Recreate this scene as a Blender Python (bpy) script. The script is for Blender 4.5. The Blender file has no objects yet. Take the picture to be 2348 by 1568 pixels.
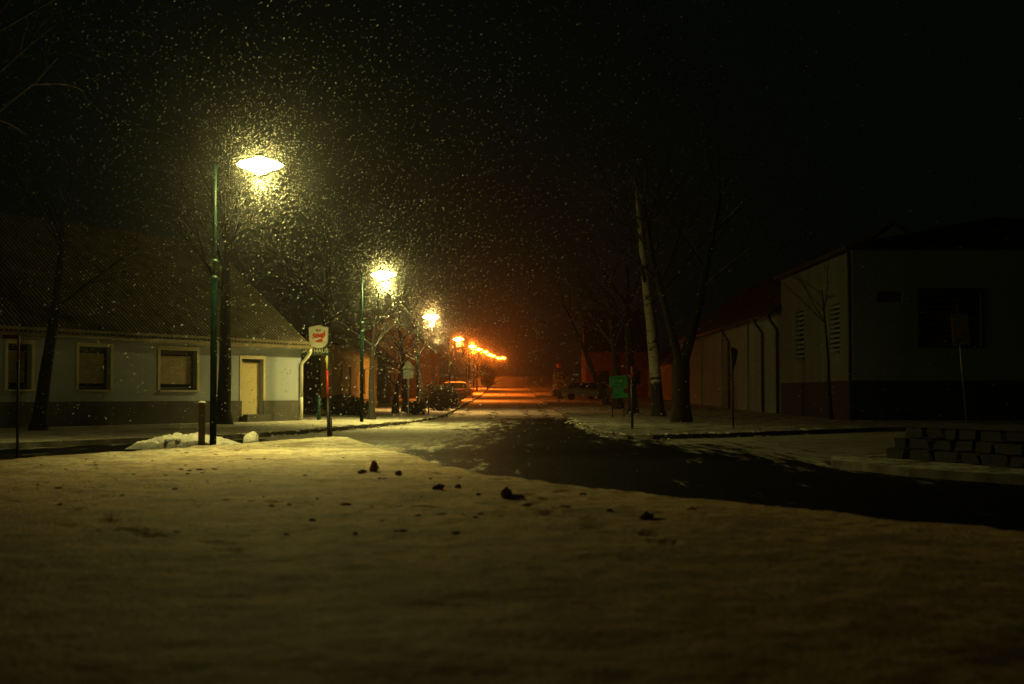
import bpy, bmesh, math, random
import numpy as np
from mathutils import Vector, Matrix, noise as mnoise

SC = bpy.context.scene
COL = SC.collection
rnd = random.Random(11)
R = math.radians

# ------------------------------------------------------------------ camera model
F = 3260.0            # focal length in units of a 2347 px wide frame
CX, CY, HOR = 1173.5, 784.0, 904.0
PITCH = math.atan((HOR - CY) / F)
CAMZ = 1.0


def ray(x, y):
    u, v = (x - CX) / F, (CY - y) / F
    c, s = math.cos(PITCH), math.sin(PITCH)
    return Vector((u, c - v * s, s + v * c))


def at(x, y, Y):
    d = ray(x, y)
    t = Y / d.y
    return Vector((d.x * t, Y, CAMZ + d.z * t))


def gnd(x, y, z=0.0):
    d = ray(x, y)
    t = (z - CAMZ) / d.z
    return Vector((d.x * t, d.y * t, z))


def px(x, Y):
    return at(x, HOR, Y).x


def pz(y, Y):
    return at(CX, y, Y).z


def zg(Y):
    if Y < 70: return 0.0
    if Y < 150: return 0.011 * (Y - 70)
    return 0.88 + 0.02 * (min(Y, 430) - 150)


def bend(Y):              # the far street swings a little to the right
    return 0.0 if Y < 230 else ((Y - 230) ** 2) * 0.000085


# ------------------------------------------------------------------ materials
def nodes_of(m):
    m.use_nodes = True
    return m.node_tree.nodes, m.node_tree.links


def mat(name, col, rough=0.7, col2=None, scale=3.0, amount=0.5, bump=0.0, bscale=30.0, metal=0.0,
        stretch=(1, 1, 1), snow=0.0, spec=0.5):
    m = bpy.data.materials.new(name)
    N, L = nodes_of(m)
    b = N['Principled BSDF']
    b.inputs['Roughness'].default_value = rough
    b.inputs['Metallic'].default_value = metal
    b.inputs['Specular IOR Level'].default_value = spec
    tc = N.new('ShaderNodeTexCoord')
    mp = N.new('ShaderNodeMapping'); mp.inputs['Scale'].default_value = stretch
    L.new(tc.outputs['Object'], mp.inputs['Vector'])
    nz = N.new('ShaderNodeTexNoise'); nz.inputs['Scale'].default_value = scale; nz.inputs['Detail'].default_value = 6
    L.new(mp.outputs[0], nz.inputs['Vector'])
    mx = N.new('ShaderNodeMix'); mx.data_type = 'RGBA'
    c2 = col2 or tuple(c * 0.6 for c in col)
    mx.inputs[6].default_value = (*col, 1); mx.inputs[7].default_value = (*c2, 1)
    rp = N.new('ShaderNodeValToRGB')
    rp.color_ramp.elements[0].position = 0.5 - amount * 0.4; rp.color_ramp.elements[1].position = 0.5 + amount * 0.4 + 0.05
    L.new(nz.outputs['Fac'], rp.inputs[0]); L.new(rp.outputs[0], mx.inputs[0])
    out = mx.outputs[2]
    if snow > 0:
        ge = N.new('ShaderNodeNewGeometry'); sx = N.new('ShaderNodeSeparateXYZ'); L.new(ge.outputs['Normal'], sx.inputs[0])
        n2 = N.new('ShaderNodeTexNoise'); n2.inputs['Scale'].default_value = 9; L.new(tc.outputs['Object'], n2.inputs['Vector'])
        ad = N.new('ShaderNodeMath'); ad.operation = 'MULTIPLY_ADD'; L.new(n2.outputs[0], ad.inputs[0]); ad.inputs[1].default_value = 0.7
        L.new(sx.outputs[2], ad.inputs[2])
        mr = N.new('ShaderNodeMapRange'); L.new(ad.outputs[0], mr.inputs[0])
        mr.inputs[1].default_value = 1.05 - snow; mr.inputs[2].default_value = 1.25 - snow * 0.8
        m2 = N.new('ShaderNodeMix'); m2.data_type = 'RGBA'; L.new(mr.outputs[0], m2.inputs[0]); L.new(out, m2.inputs[6])
        m2.inputs[7].default_value = (0.8, 0.8, 0.8, 1); out = m2.outputs[2]
    L.new(out, b.inputs['Base Color'])
    if bump:
        n3 = N.new('ShaderNodeTexNoise'); n3.inputs['Scale'].default_value = bscale; n3.inputs['Detail'].default_value = 5
        L.new(mp.outputs[0], n3.inputs['Vector'])
        bp = N.new('ShaderNodeBump'); bp.inputs['Strength'].default_value = bump; bp.inputs['Distance'].default_value = 0.02
        L.new(n3.outputs[0], bp.inputs['Height']); L.new(bp.outputs[0], b.inputs['Normal'])
    return m


def emis(name, col, strength):
    m = bpy.data.materials.new(name)
    N, L = nodes_of(m)
    N.remove(N['Principled BSDF'])
    e = N.new('ShaderNodeEmission'); e.inputs[0].default_value = (*col, 1); e.inputs[1].default_value = strength
    L.new(e.outputs[0], N['Material Output'].inputs[0])
    return m


M = {}
M['green_paint'] = mat('green paint', (0.008, 0.05, 0.035), 0.45, (0.006, 0.035, 0.025), 4, .6, spec=.25)
M['shaded_green'] = mat('shaded green paint', (0.003, 0.012, 0.009), 0.8, (0.002, 0.009, 0.007), 4, .6, spec=.0)  # pole green darkened, the shade on the lower pole put into its colour
M['dark_metal'] = mat('dark metal', (0.012, 0.014, 0.014), 0.6, spec=.2)
M['bright_metal'] = mat('galvanised steel', (0.42, 0.42, 0.40), 0.4, metal=0.6)
M['wood'] = mat('weathered wood', (0.09, 0.06, 0.035), 0.85, (0.04, 0.027, 0.016), 8, .7, .5, 40, stretch=(3, 3, .3), snow=.35)
M['plaster'] = mat('grey blue plaster', (0.42, 0.45, 0.50), 0.9, (0.36, 0.385, 0.43), 1.2, .9, .25, 60)
M['plinth'] = mat('plinth render', (0.12, 0.11, 0.09), 0.9, (0.07, 0.065, 0.055), 2, .7, .4, 40)
M['cream'] = mat('cream paint', (0.72, 0.58, 0.30), 0.6, (0.66, 0.52, 0.26), 2, .6)
M['trim'] = mat('cream trim', (0.72, 0.62, 0.40), 0.8, (0.62, 0.52, 0.32), 3, .6)
M['shutter'] = mat('roller shutter', (0.46, 0.36, 0.18), 0.6)
M['frame'] = mat('window frame', (0.06, 0.05, 0.04), 0.6)
M['white_pipe'] = mat('white pipe', (0.75, 0.72, 0.58), 0.4, (0.6, 0.57, 0.45), 5, .5)
M['gutter'] = mat('gutter', (0.30, 0.24, 0.14), 0.5)
M['asph'] = mat('asphalt', (0.03, 0.03, 0.03), 0.6)
M['bark'] = mat('bark', (0.03, 0.024, 0.018), 0.95, (0.013, 0.011, 0.008), 6, .7, .8, 18, stretch=(2, 2, .5))
M['twig'] = mat('twigs', (0.024, 0.019, 0.013), 0.9, (0.014, 0.011, 0.008), 5, .7, snow=.12)
M['needles'] = mat('evergreen leaves', (0.05, 0.07, 0.03), 0.8, (0.09, 0.08, 0.04), 2.5, .8, snow=.12)
M['shrub'] = mat('shrub twigs', (0.05, 0.04, 0.024), 0.9, (0.025, 0.02, 0.012), 4, .8)
M['rubber'] = mat('rubber', (0.015, 0.015, 0.015), 0.8)
M['glass'] = mat('dark glass', (0.01, 0.012, 0.012), 0.08)
M['red_paint'] = mat('red paint', (0.55, 0.03, 0.015), 0.5, (0.42, 0.02, 0.01), 6, .6)
M['old_red'] = mat('dull red paint', (0.10, 0.008, 0.005), 0.7)
M['yellow_paint'] = mat('pale yellow paint', (0.6, 0.48, 0.14), 0.5)
M['black_paint'] = mat('black paint', (0.012, 0.012, 0.012), 0.5)
M['sign_white'] = mat('white enamel', (0.72, 0.72, 0.58), 0.45, (0.64, 0.64, 0.5), 3, .6)
M['sign_red'] = mat('red enamel', (0.75, 0.06, 0.01), 0.5)
M['sign_green'] = mat('green board', (0.015, 0.05, 0.035), 0.5)
M['notice_green'] = mat('bright green board', (0.0, 0.24, 0.055), 0.5, (0.0, 0.15, 0.035), 5, .6)
M['letter'] = mat('cream lettering', (0.7, 0.68, 0.5), 0.6)
M['sign_grey'] = mat('sign back grey', (0.40, 0.40, 0.34), 0.5, (0.3, 0.3, 0.26), 4, .6)
M['stone'] = mat('stone blocks', (0.024, 0.021, 0.018), 0.95, (0.010, 0.009, 0.008), 3, .8, .9, 14)
M['clod'] = mat('frozen dirt', (0.5, 0.19, 0.08), 0.95, (0.3, 0.12, 0.055), 9, .7, .8, 30, snow=.2)
M['barn'] = mat('stained render', (0.30, 0.38, 0.36), 0.95, (0.16, 0.20, 0.19), .9, .8, .3, 30, stretch=(1, 1, .12))
M['hall'] = mat('pale render', (0.20, 0.25, 0.24), 0.95, (0.12, 0.15, 0.145), .8, .8, .3, 30, stretch=(1, 1, .15))
M['hall_plinth'] = mat('slate plinth', (0.012, 0.017, 0.018), 0.9, (0.009, 0.012, 0.013), 2, .7)
M['ochre'] = mat('ochre plaster', (0.50, 0.27, 0.08), 0.95, (0.38, 0.2, 0.06), 1.5, .8, .3, 40)
M['redwall'] = mat('red plaster', (0.26, 0.07, 0.04), 0.95, (0.16, 0.045, 0.028), 1.5, .8)
M['greywall'] = mat('grey plaster', (0.32, 0.26, 0.18), 0.95, (0.24, 0.2, 0.14), 1.5, .8)
M['palewall'] = mat('pale plaster', (0.55, 0.42, 0.26), 0.95, (0.44, 0.33, 0.2), 1.5, .8)
M['silver'] = mat('silver car paint', (0.17, 0.17, 0.16), 0.35, metal=.4)
M['black_car'] = mat('black car paint', (0.02, 0.02, 0.022), 0.25)
M['brown_car'] = mat('dark brown car paint', (0.045, 0.03, 0.02), 0.3)
M['lens'] = mat('lamp lens', (0.5, 0.5, 0.45), 0.15)
M['red_lens'] = mat('red lens', (0.4, 0.01, 0.01), 0.2)


def roof_mat(name, c1, c2, axis_scale=22.0):
    m = bpy.data.materials.new(name)
    N, L = nodes_of(m); b = N['Principled BSDF']; b.inputs['Roughness'].default_value = 0.85
    tc = N.new('ShaderNodeTexCoord')
    w = N.new('ShaderNodeTexWave'); w.wave_type = 'BANDS'; w.bands_direction = 'X'; w.inputs['Scale'].default_value = axis_scale / 20 * 1.6
    w.inputs['Distortion'].default_value = .4; w.inputs['Detail'].default_value = 1
    L.new(tc.outputs['Object'], w.inputs['Vector'])
    w2 = N.new('ShaderNodeTexWave'); w2.bands_direction = 'Z'; w2.wave_profile = 'SAW'; w2.inputs['Scale'].default_value = 1.5
    L.new(tc.outputs['Object'], w2.inputs['Vector'])
    nz = N.new('ShaderNodeTexNoise'); nz.inputs['Scale'].default_value = 2.2; nz.inputs['Detail'].default_value = 8
    L.new(tc.outputs['Object'], nz.inputs['Vector'])
    ml = N.new('ShaderNodeMath'); ml.operation = 'MULTIPLY'; L.new(w.outputs['Fac'], ml.inputs[0]); L.new(nz.outputs[0], ml.inputs[1])
    rp = N.new('ShaderNodeValToRGB'); rp.color_ramp.elements[0].position = .18; rp.color_ramp.elements[1].position = .5
    rp.color_ramp.elements[0].color = (*c2, 1); rp.color_ramp.elements[1].color = (*c1, 1)
    L.new(ml.outputs[0], rp.inputs[0]); L.new(rp.outputs[0], b.inputs['Base Color'])
    ad = N.new('ShaderNodeMath'); L.new(w.outputs['Fac'], ad.inputs[0]); L.new(w2.outputs['Fac'], ad.inputs[1])
    bp = N.new('ShaderNodeBump'); bp.inputs['Strength'].default_value = .8; bp.inputs['Distance'].default_value = .05
    L.new(ad.outputs[0], bp.inputs['Height']); L.new(bp.outputs[0], b.inputs['Normal'])
    return m


M['tiles'] = roof_mat('snow dusted tiles', (0.24, 0.20, 0.135), (0.035, 0.028, 0.018))
M['tiles_dark'] = roof_mat('dark tiles', (0.02, 0.017, 0.015), (0.008, 0.007, 0.006))


def birch_mat():
    m = bpy.data.materials.new('birch bark')
    N, L = nodes_of(m); b = N['Principled BSDF']; b.inputs['Roughness'].default_value = .8
    tc = N.new('ShaderNodeTexCoord'); mp = N.new('ShaderNodeMapping'); mp.inputs['Scale'].default_value = (1.2, 1.2, 5)
    L.new(tc.outputs['Object'], mp.inputs[0])
    nz = N.new('ShaderNodeTexNoise'); nz.inputs['Scale'].default_value = 2.0; nz.inputs['Detail'].default_value = 6
    L.new(mp.outputs[0], nz.inputs[0])
    sx = N.new('ShaderNodeSeparateXYZ'); L.new(tc.outputs['Object'], sx.inputs[0])
    mr = N.new('ShaderNodeMapRange'); L.new(sx.outputs[2], mr.inputs[0])     # old black bark at the foot of the trunk
    mr.inputs[1].default_value = 1.1; mr.inputs[2].default_value = 2.1; mr.inputs[3].default_value = -.28; mr.inputs[4].default_value = .06
    ad = N.new('ShaderNodeMath'); L.new(nz.outputs[0], ad.inputs[0]); L.new(mr.outputs[0], ad.inputs[1])
    rp = N.new('ShaderNodeValToRGB'); e = rp.color_ramp.elements
    e[0].position = .40; e[0].color = (.02, .018, .014, 1); e[1].position = .5; e[1].color = (.46, .43, .33, 1)
    L.new(ad.outputs[0], rp.inputs[0]); L.new(rp.outputs[0], b.inputs['Base Color'])
    return m


M['birch'] = birch_mat()


def snow_mat(name, dirt=0.35, tint=(0.82, 0.80, 0.74), dirtcol=(0.20, 0.14, 0.08), fine=22, use_attr=False, warm_tint=None):
    """snow with thawed, dirty patches; use_attr: vertex layer 'cover' says how much snow lies on wet asphalt"""
    m = bpy.data.materials.new(name)
    N, L = nodes_of(m); b = N['Principled BSDF']
    tc = N.new('ShaderNodeTexCoord')
    n1 = N.new('ShaderNodeTexNoise'); n1.inputs['Scale'].default_value = 1.3; n1.inputs['Detail'].default_value = 9; n1.inputs['Roughness'].default_value = .68
    n2 = N.new('ShaderNodeTexNoise'); n2.inputs['Scale'].default_value = fine; n2.inputs['Detail'].default_value = 4
    for n in (n1, n2): L.new(tc.outputs['Object'], n.inputs['Vector'])
    rp = N.new('ShaderNodeValToRGB')
    rp.color_ramp.elements[0].position = .48; rp.color_ramp.elements[1].position = .58
    rp.color_ramp.elements[0].color = (0, 0, 0, 1); rp.color_ramp.elements[1].color = (dirt, dirt, dirt, 1)
    L.new(n1.outputs[0], rp.inputs[0])
    n5 = N.new('ShaderNodeTexNoise'); n5.inputs['Scale'].default_value = 5.5; n5.inputs['Detail'].default_value = 5; n5.inputs['Roughness'].default_value = .62
    L.new(tc.outputs['Object'], n5.inputs['Vector'])
    rp5 = N.new('ShaderNodeValToRGB'); rp5.color_ramp.elements[0].position = .52; rp5.color_ramp.elements[1].position = .59
    rp5.color_ramp.elements[1].color = (dirt, dirt, dirt, 1); L.new(n5.outputs[0], rp5.inputs[0])
    mxx = N.new('ShaderNodeMath'); mxx.operation = 'MAXIMUM'; L.new(rp.outputs[0], mxx.inputs[0]); L.new(rp5.outputs[0], mxx.inputs[1])
    mx = N.new('ShaderNodeMix'); mx.data_type = 'RGBA'; L.new(mxx.outputs[0], mx.inputs[0])
    mx.inputs[6].default_value = (*tint, 1); mx.inputs[7].default_value = (*dirtcol, 1)
    col = mx.outputs[2]
    if warm_tint:                                       # warm foreground light painted into the snow colour where 'cover' is low
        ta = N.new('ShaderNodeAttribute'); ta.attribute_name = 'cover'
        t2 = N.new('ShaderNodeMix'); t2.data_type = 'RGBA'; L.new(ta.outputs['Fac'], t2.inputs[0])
        t2.inputs[6].default_value = (*warm_tint, 1); t2.inputs[7].default_value = (*tint, 1)
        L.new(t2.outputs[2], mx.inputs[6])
    if use_attr:
        at_ = N.new('ShaderNodeAttribute'); at_.attribute_name = 'cover'
        mp = N.new('ShaderNodeMapping'); mp.inputs['Scale'].default_value = (1.25, .14, 1); L.new(tc.outputs['Object'], mp.inputs[0])
        n3 = N.new('ShaderNodeTexNoise'); n3.inputs['Scale'].default_value = 2.6; n3.inputs['Detail'].default_value = 10; n3.inputs['Roughness'].default_value = .75
        L.new(mp.outputs[0], n3.inputs['Vector'])
        a0 = N.new('ShaderNodeMath'); a0.operation = 'MULTIPLY_ADD'; L.new(n3.outputs[0], a0.inputs[0]); a0.inputs[1].default_value = 3.6; a0.inputs[2].default_value = -1.38
        ad = N.new('ShaderNodeMath'); L.new(at_.outputs['Fac'], ad.inputs[0]); L.new(a0.outputs[0], ad.inputs[1])
        mr = N.new('ShaderNodeMapRange'); L.new(ad.outputs[0], mr.inputs[0])
        mr.inputs[1].default_value = .70; mr.inputs[2].default_value = 1.15
        m2 = N.new('ShaderNodeMix'); m2.data_type = 'RGBA'; L.new(mr.outputs[0], m2.inputs[0])
        m2.inputs[6].default_value = (.008, .008, .008, 1)
        sp = N.new('ShaderNodeMapRange'); L.new(mr.outputs[0], sp.inputs[0]); sp.inputs[3].default_value = .03; sp.inputs[4].default_value = .4
        L.new(sp.outputs[0], b.inputs['Specular IOR Level']); L.new(col, m2.inputs[7]); col = m2.outputs[2]
        r2 = N.new('ShaderNodeMapRange'); L.new(mr.outputs[0], r2.inputs[0]); r2.inputs[3].default_value = .5; r2.inputs[4].default_value = .85
        L.new(r2.outputs[0], b.inputs['Roughness'])
    else:
        b.inputs['Roughness'].default_value = .8
    L.new(col, b.inputs['Base Color'])
    bp = N.new('ShaderNodeBump'); bp.inputs['Strength'].default_value = .6; bp.inputs['Distance'].default_value = .05
    ad2 = N.new('ShaderNodeMath'); ad2.operation = 'MULTIPLY_ADD'; L.new(n1.outputs[0], ad2.inputs[0]); ad2.inputs[1].default_value = 2.0; L.new(n2.outputs[0], ad2.inputs[2])
    L.new(ad2.outputs[0], bp.inputs['Height']); L.new(bp.outputs[0], b.inputs['Normal'])
    return m


M['snow_near'] = snow_mat('near snow with painted warm light', .62, (0.80, 0.75, 0.58), (0.20, 0.10, 0.04), 30, warm_tint=(0.78, 0.48, 0.21))
M['snow_pave'] = snow_mat('pavement snow', .6, (0.72, 0.68, 0.58))
M['snow_road'] = snow_mat('road snow over asphalt', .5, (0.55, 0.52, 0.44), use_attr=True)
M['snow_clean'] = snow_mat('fresh snow', .15, (0.84, 0.82, 0.76))
M['kerb'] = mat('kerb stone', (0.04, 0.037, 0.03), .9, (0.16, 0.15, 0.13), 2.2, .35)
M['snow_grass'] = snow_mat('thin snow over grass', .93, (0.52, 0.49, 0.40), (0.025, 0.024, 0.012))


# ------------------------------------------------------------------ mesh helpers
class MB:
    def __init__(s):
        s.v, s.f, s.sm = [], [], []

    def add(s, vs, fs, smooth=False):
        o = len(s.v)
        s.v += [tuple(v) for v in vs]
        s.f += [tuple(o + i for i in f) for f in fs]
        s.sm += [smooth] * len(fs)

    def box(s, c, size, rot=None):
        hx, hy, hz = [d / 2 for d in size]
        vs = [Vector((x, y, z)) for x in (-hx, hx) for y in (-hy, hy) for z in (-hz, hz)]
        if rot is not None: vs = [rot @ v for v in vs]
        c = Vector(c)
        s.add([v + c for v in vs], [(0, 1, 3, 2), (4, 6, 7, 5), (0, 4, 5, 1), (2, 3, 7, 6), (0, 2, 6, 4), (1, 5, 7, 3)])

    def tube(s, pts, rads, n=6, cap=True, smooth=True):
        pts = [Vector(p) for p in pts]
        vs, fs = [], []
        for i, p in enumerate(pts):
            d = (pts[min(i + 1, len(pts) - 1)] - pts[max(i - 1, 0)]).normalized()
            a = Vector((1, 0, 0)) if abs(d.x) < .8 else Vector((0, 1, 0))
            e1 = d.cross(a).normalized(); e2 = d.cross(e1)
            for k in range(n):
                t = 2 * math.pi * k / n
                vs.append(p + (e1 * math.cos(t) + e2 * math.sin(t)) * rads[i])
        for i in range(len(pts) - 1):
            for k in range(n):
                k2 = (k + 1) % n
                fs.append((i * n + k, i * n + k2, (i + 1) * n + k2, (i + 1) * n + k))
        if cap:
            fs.append(tuple(range(n))[::-1]); fs.append(tuple((len(pts) - 1) * n + k for k in range(n)))
        s.add(vs, fs, smooth)

    def lathe(s, prof, c=(0, 0, 0), n=32, axis='z'):
        vs, fs = [], []
        for (r, z) in prof:
            for k in range(n):
                t = 2 * math.pi * k / n
                if axis == 'z': vs.append(Vector((r * math.cos(t), r * math.sin(t), z)))
                else: vs.append(Vector((r * math.cos(t), z, r * math.sin(t))))
        m = len(prof)
        for i in range(m - 1):
            for k in range(n):
                k2 = (k + 1) % n
                fs.append((i * n + k, i * n + k2, (i + 1) * n + k2, (i + 1) * n + k))
        fs.append(tuple(range(n))[::-1]); fs.append(tuple((m - 1) * n + k for k in range(n)))
        c = Vector(c)
        s.add([v + c for v in vs], fs, True)

    def prism(s, poly, d0, d1, fn):
        """poly: 2D outline, extruded between d0 and d1; fn(a, b, d) -> point"""
        n = len(poly)
        vs = [fn(a, b, d0) for a, b in poly] + [fn(a, b, d1) for a, b in poly]
        fs = [tuple(range(n)), tuple(range(2 * n - 1, n - 1, -1))]
        fs += [(i, i + n, (i + 1) % n + n, (i + 1) % n) for i in range(n)]
        s.add(vs, fs)

    def build(s, name, m, parent=None, loc=None, fix=True):
        me = bpy.data.meshes.new(name)
        me.from_pydata([tuple(v) for v in s.v], [], s.f)
        if any(s.sm): me.polygons.foreach_set('use_smooth', s.sm)
        if fix and len(s.f) < 30000:
            bm = bmesh.new(); bm.from_mesh(me); bmesh.ops.recalc_face_normals(bm, faces=bm.faces[:]); bm.to_mesh(me); bm.free()
        me.materials.append(m)
        o = bpy.data.objects.new(name, me); COL.objects.link(o)
        if parent is not None: o.parent = parent
        if loc is not None: o.location = loc
        return o


def thing(name, label, cat, loc=(0, 0, 0), rotz=0, group=None):
    o = bpy.data.objects.new(name, None); COL.objects.link(o)
    o.location = loc; o.rotation_euler = (0, 0, rotz); o.empty_display_size = .2
    o['label'] = label; o['category'] = cat
    if group: o['group'] = group
    return o


def tag(o, label, cat, group=None):
    o['label'] = label; o['category'] = cat
    if group: o['group'] = group
    return o


def struct(o, label=None):
    o['kind'] = 'structure'
    if label: o['label'] = label
    return o


def kids(o): return [c for c in bpy.data.objects if c.parent is o]


def copy_tree(o, parent=None):
    c = o.copy(); COL.objects.link(c)
    if parent is not None: c.parent = parent
    for ch in kids(o): copy_tree(ch, c)
    return c


def text_mesh(name, body, size, m, parent, loc, rot=(R(90), 0, 0), shear=0.0, bold=0.0, ext=.004, width=1.0):
    cu = bpy.data.curves.new(name, 'FONT'); cu.body = body; cu.size = size; cu.align_x = 'CENTER'; cu.align_y = 'CENTER'
    cu.extrude = ext; cu.shear = shear; cu.offset = bold; cu.resolution_u = 3; cu.space_character = width
    t = bpy.data.objects.new('tmp', cu); COL.objects.link(t)
    dg = bpy.context.evaluated_depsgraph_get(); dg.update()
    me = bpy.data.meshes.new_from_object(t.evaluated_get(dg)); me.name = name
    bpy.data.objects.remove(t); bpy.data.curves.remove(cu)
    me.materials.clear(); me.materials.append(m)
    o = bpy.data.objects.new(name, me); COL.objects.link(o); o.parent = parent; o.location = loc; o.rotation_euler = rot
    return o


def fbm(x, y, s, oct=4, z=0.0):
    return mnoise.fractal(Vector((x * s, y * s, z)), 1.0, 2.0, oct)


def sdist(p, poly):
    """signed distance to a polygon, positive inside (numpy, p: (n,2))"""
    x, y = p[:, 0], p[:, 1]
    d = np.full(len(p), 1e9); ins = np.zeros(len(p), bool)
    n = len(poly)
    for i in range(n):
        ax, ay = poly[i]; bx, by = poly[(i + 1) % n]
        ex, ey = bx - ax, by - ay
        t = np.clip(((x - ax) * ex + (y - ay) * ey) / (ex * ex + ey * ey + 1e-12), 0, 1)
        d = np.minimum(d, np.hypot(x - ax - t * ex, y - ay - t * ey))
        c = ((ay > y) != (by > y)) & (x < (bx - ax) * (y - ay) / ((by - ay) if by != ay else 1e-12) + ax)
        ins ^= c
    return np.where(ins, d, -d)


def sstep(a, b, x):
    t = np.clip((x - a) / (b - a), 0, 1)
    return t * t * (3 - 2 * t)


def grid_mesh(name, xs, ys, zfun, m, attr=None, smooth=True):
    X, Y = np.meshgrid(np.array(xs), np.array(ys))
    P = np.stack([X.ravel(), Y.ravel()], 1)
    Z = zfun(P)
    V = np.column_stack([P, Z])
    nx, ny = len(xs), len(ys)
    i = np.arange(nx * ny).reshape(ny, nx)
    Fq = np.stack([i[:-1, :-1], i[:-1, 1:], i[1:, 1:], i[1:, :-1]], -1).reshape(-1, 4)
    me = bpy.data.meshes.new(name)
    me.from_pydata(V.tolist(), [], Fq.tolist())
    me.polygons.foreach_set('use_smooth', [smooth] * len(Fq))
    if attr is not None:
        a = me.attributes.new('cover', 'FLOAT', 'POINT')
        a.data.foreach_set('value', attr(P).astype(np.float32))
    me.materials.append(m)
    o = bpy.data.objects.new(name, me); COL.objects.link(o)
    return o


ZG = np.vectorize(zg); BEND = np.vectorize(bend)
ROADZ = -0.12

# ------------------------------------------------------------------ ground, road, pavements
gx = [-260, -60, -20, 0, 20, 60, 260]
gy = [-60, 0, 30, 60, 70] + list(range(80, 460, 15)) + [520, 620]
o = grid_mesh('ground', gx, gy, lambda P: ZG(P[:, 1]) - .34, M['snow_pave']); struct(o, 'dark snow covered ground stretching to the horizon')

FD = Vector((math.sin(R(28.5)), math.cos(R(28.5)), 0))       # direction of the house front and the side street
FN = Vector((FD.y, -FD.x, 0))

kc = Vector((-6.9, 35.8, 0))
WET = [(-.6, 22), (-1.6, 25.5), (-1.0, 31), (-.5, 38), (-.2, 48), (.3, 58), (.9, 66), (1.7, 66), (2.15, 58), (2.25, 45), (2.1, 37.5), (2.6, 34), (3.6, 27.5),
       (4.5, 22.3), (6.6, 18), (14, 10), (14, 0), (0, 8)]


SIDE = [tuple((kc - FD * t + FN * .2).xy) for t in (0, 60)] + [tuple((kc - FD * t + FN * 5.4).xy) for t in (60, 0)]


def road_cover(P):
    s = sdist(P, WET)
    wet = np.maximum(sstep(-3.4, 1.9, s), .9 * sstep(-1.2, 1.2, sdist(P, SIDE)))
    x = P[:, 0] - BEND(P[:, 1]); y = P[:, 1]
    for c in (-2.6, -1.0, .75, 1.75):                       # wheel tracks up the street
        wet = np.maximum(wet, .42 * np.exp(-((x - c) / .32) ** 2) * sstep(46, 60, y))
    return 1.0 - 1.15 * wet + .45 * sstep(90, 150, P[:, 1])


ry = [-20, -5]
y = 2.0
while y < 440: ry.append(y); y *= 1.016
rx = list(np.arange(-30, -6, .6)) + list(np.arange(-6, 8, .2)) + list(np.arange(8, 46, .6))
o = grid_mesh('road', rx, ry, lambda P: ZG(P[:, 1]) + ROADZ, M['snow_road'], road_cover)
struct(o, 'wet asphalt road with slush and wheel tracks')

# near verge of trodden snow (the camera stands on it)
VERGE = [(-24, -8.3), (-13.8, 11.0), (-8.05, 22.3), (-5.65, 26.9), (-4.9, 29.2), (-3.9, 31.0), (-3.0, 29.6), (-1.9, 25.2), (-.8, 20.6), (.14, 17.6), (1.5, 15.0), (3.9, 10.8), (8.5, 3), (13, -8)]


PRINTS = []
_r = random.Random(77)
for trail in range(9):
    x_, y_, a_ = _r.uniform(-5, 3), _r.uniform(4, 19), _r.uniform(-.9, .9)
    for k_ in range(_r.randint(5, 11)):
        x_ += math.sin(a_) * .62; y_ += math.cos(a_) * .62; a_ += _r.gauss(0, .12)
        PRINTS.append((x_ + (.1 if k_ % 2 else -.1), y_, a_ + _r.gauss(0, .1), _r.uniform(.02, .045)))


def print_dent(P):
    d = np.zeros(len(P))
    for x_, y_, a_, h_ in PRINTS:
        dx, dy = P[:, 0] - x_, P[:, 1] - y_
        u_ = dx * math.sin(a_) + dy * math.cos(a_); v_ = dx * math.cos(a_) - dy * math.sin(a_)
        q_ = (u_ / .17) ** 2 + (v_ / .07) ** 2
        d += h_ * (-np.exp(-q_ ** 2) + .35 * np.exp(-((np.sqrt(q_) - 1.45) / .3) ** 2))
    return d


def verge_z(P):
    s = sdist(P, VERGE); dent = print_dent(P)
    out = np.empty(len(P))
    for i, (x, y) in enumerate(P):
        w = s[i] + .22 * fbm(x, y, .9)
        h = float(sstep(-.45, .35, np.array([w]))[0])
        b = .032 * fbm(x, y, .4, 3, 4.0) + .012 * fbm(x, y, 2.2, 4, 9.0) + .009 * fbm(x, y, 7.0, 3, 2.0)
        ridge = .10 * math.exp(-((x + 3.6) ** 2 / 1.8 + (y - 29.6) ** 2 / 3.0)) + .08 * math.exp(-((x + 6) ** 2 + (y - 27.2) ** 2 / 3) / 2)
        out[i] = -.34 + (.34 + b + ridge + dent[i]) * h
    return out


vy = [-8, -5, -2, 0, 1]
y = 1.6
while y < 33: vy.append(y); y *= 1.0075
o = grid_mesh('snow_verge', list(np.arange(-20, -11, .4)) + list(np.arange(-11, 6, .06)) + list(np.arange(6, 12, .4)), vy, verge_z, M['snow_near'], lambda P: sstep(13, 29, P[:, 1] + 1.5 * np.sin(P[:, 0] * 1.7)))  # low values near the camera bring in the painted warm light
struct(o, 'trodden dirty snow on the near verge')


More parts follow.
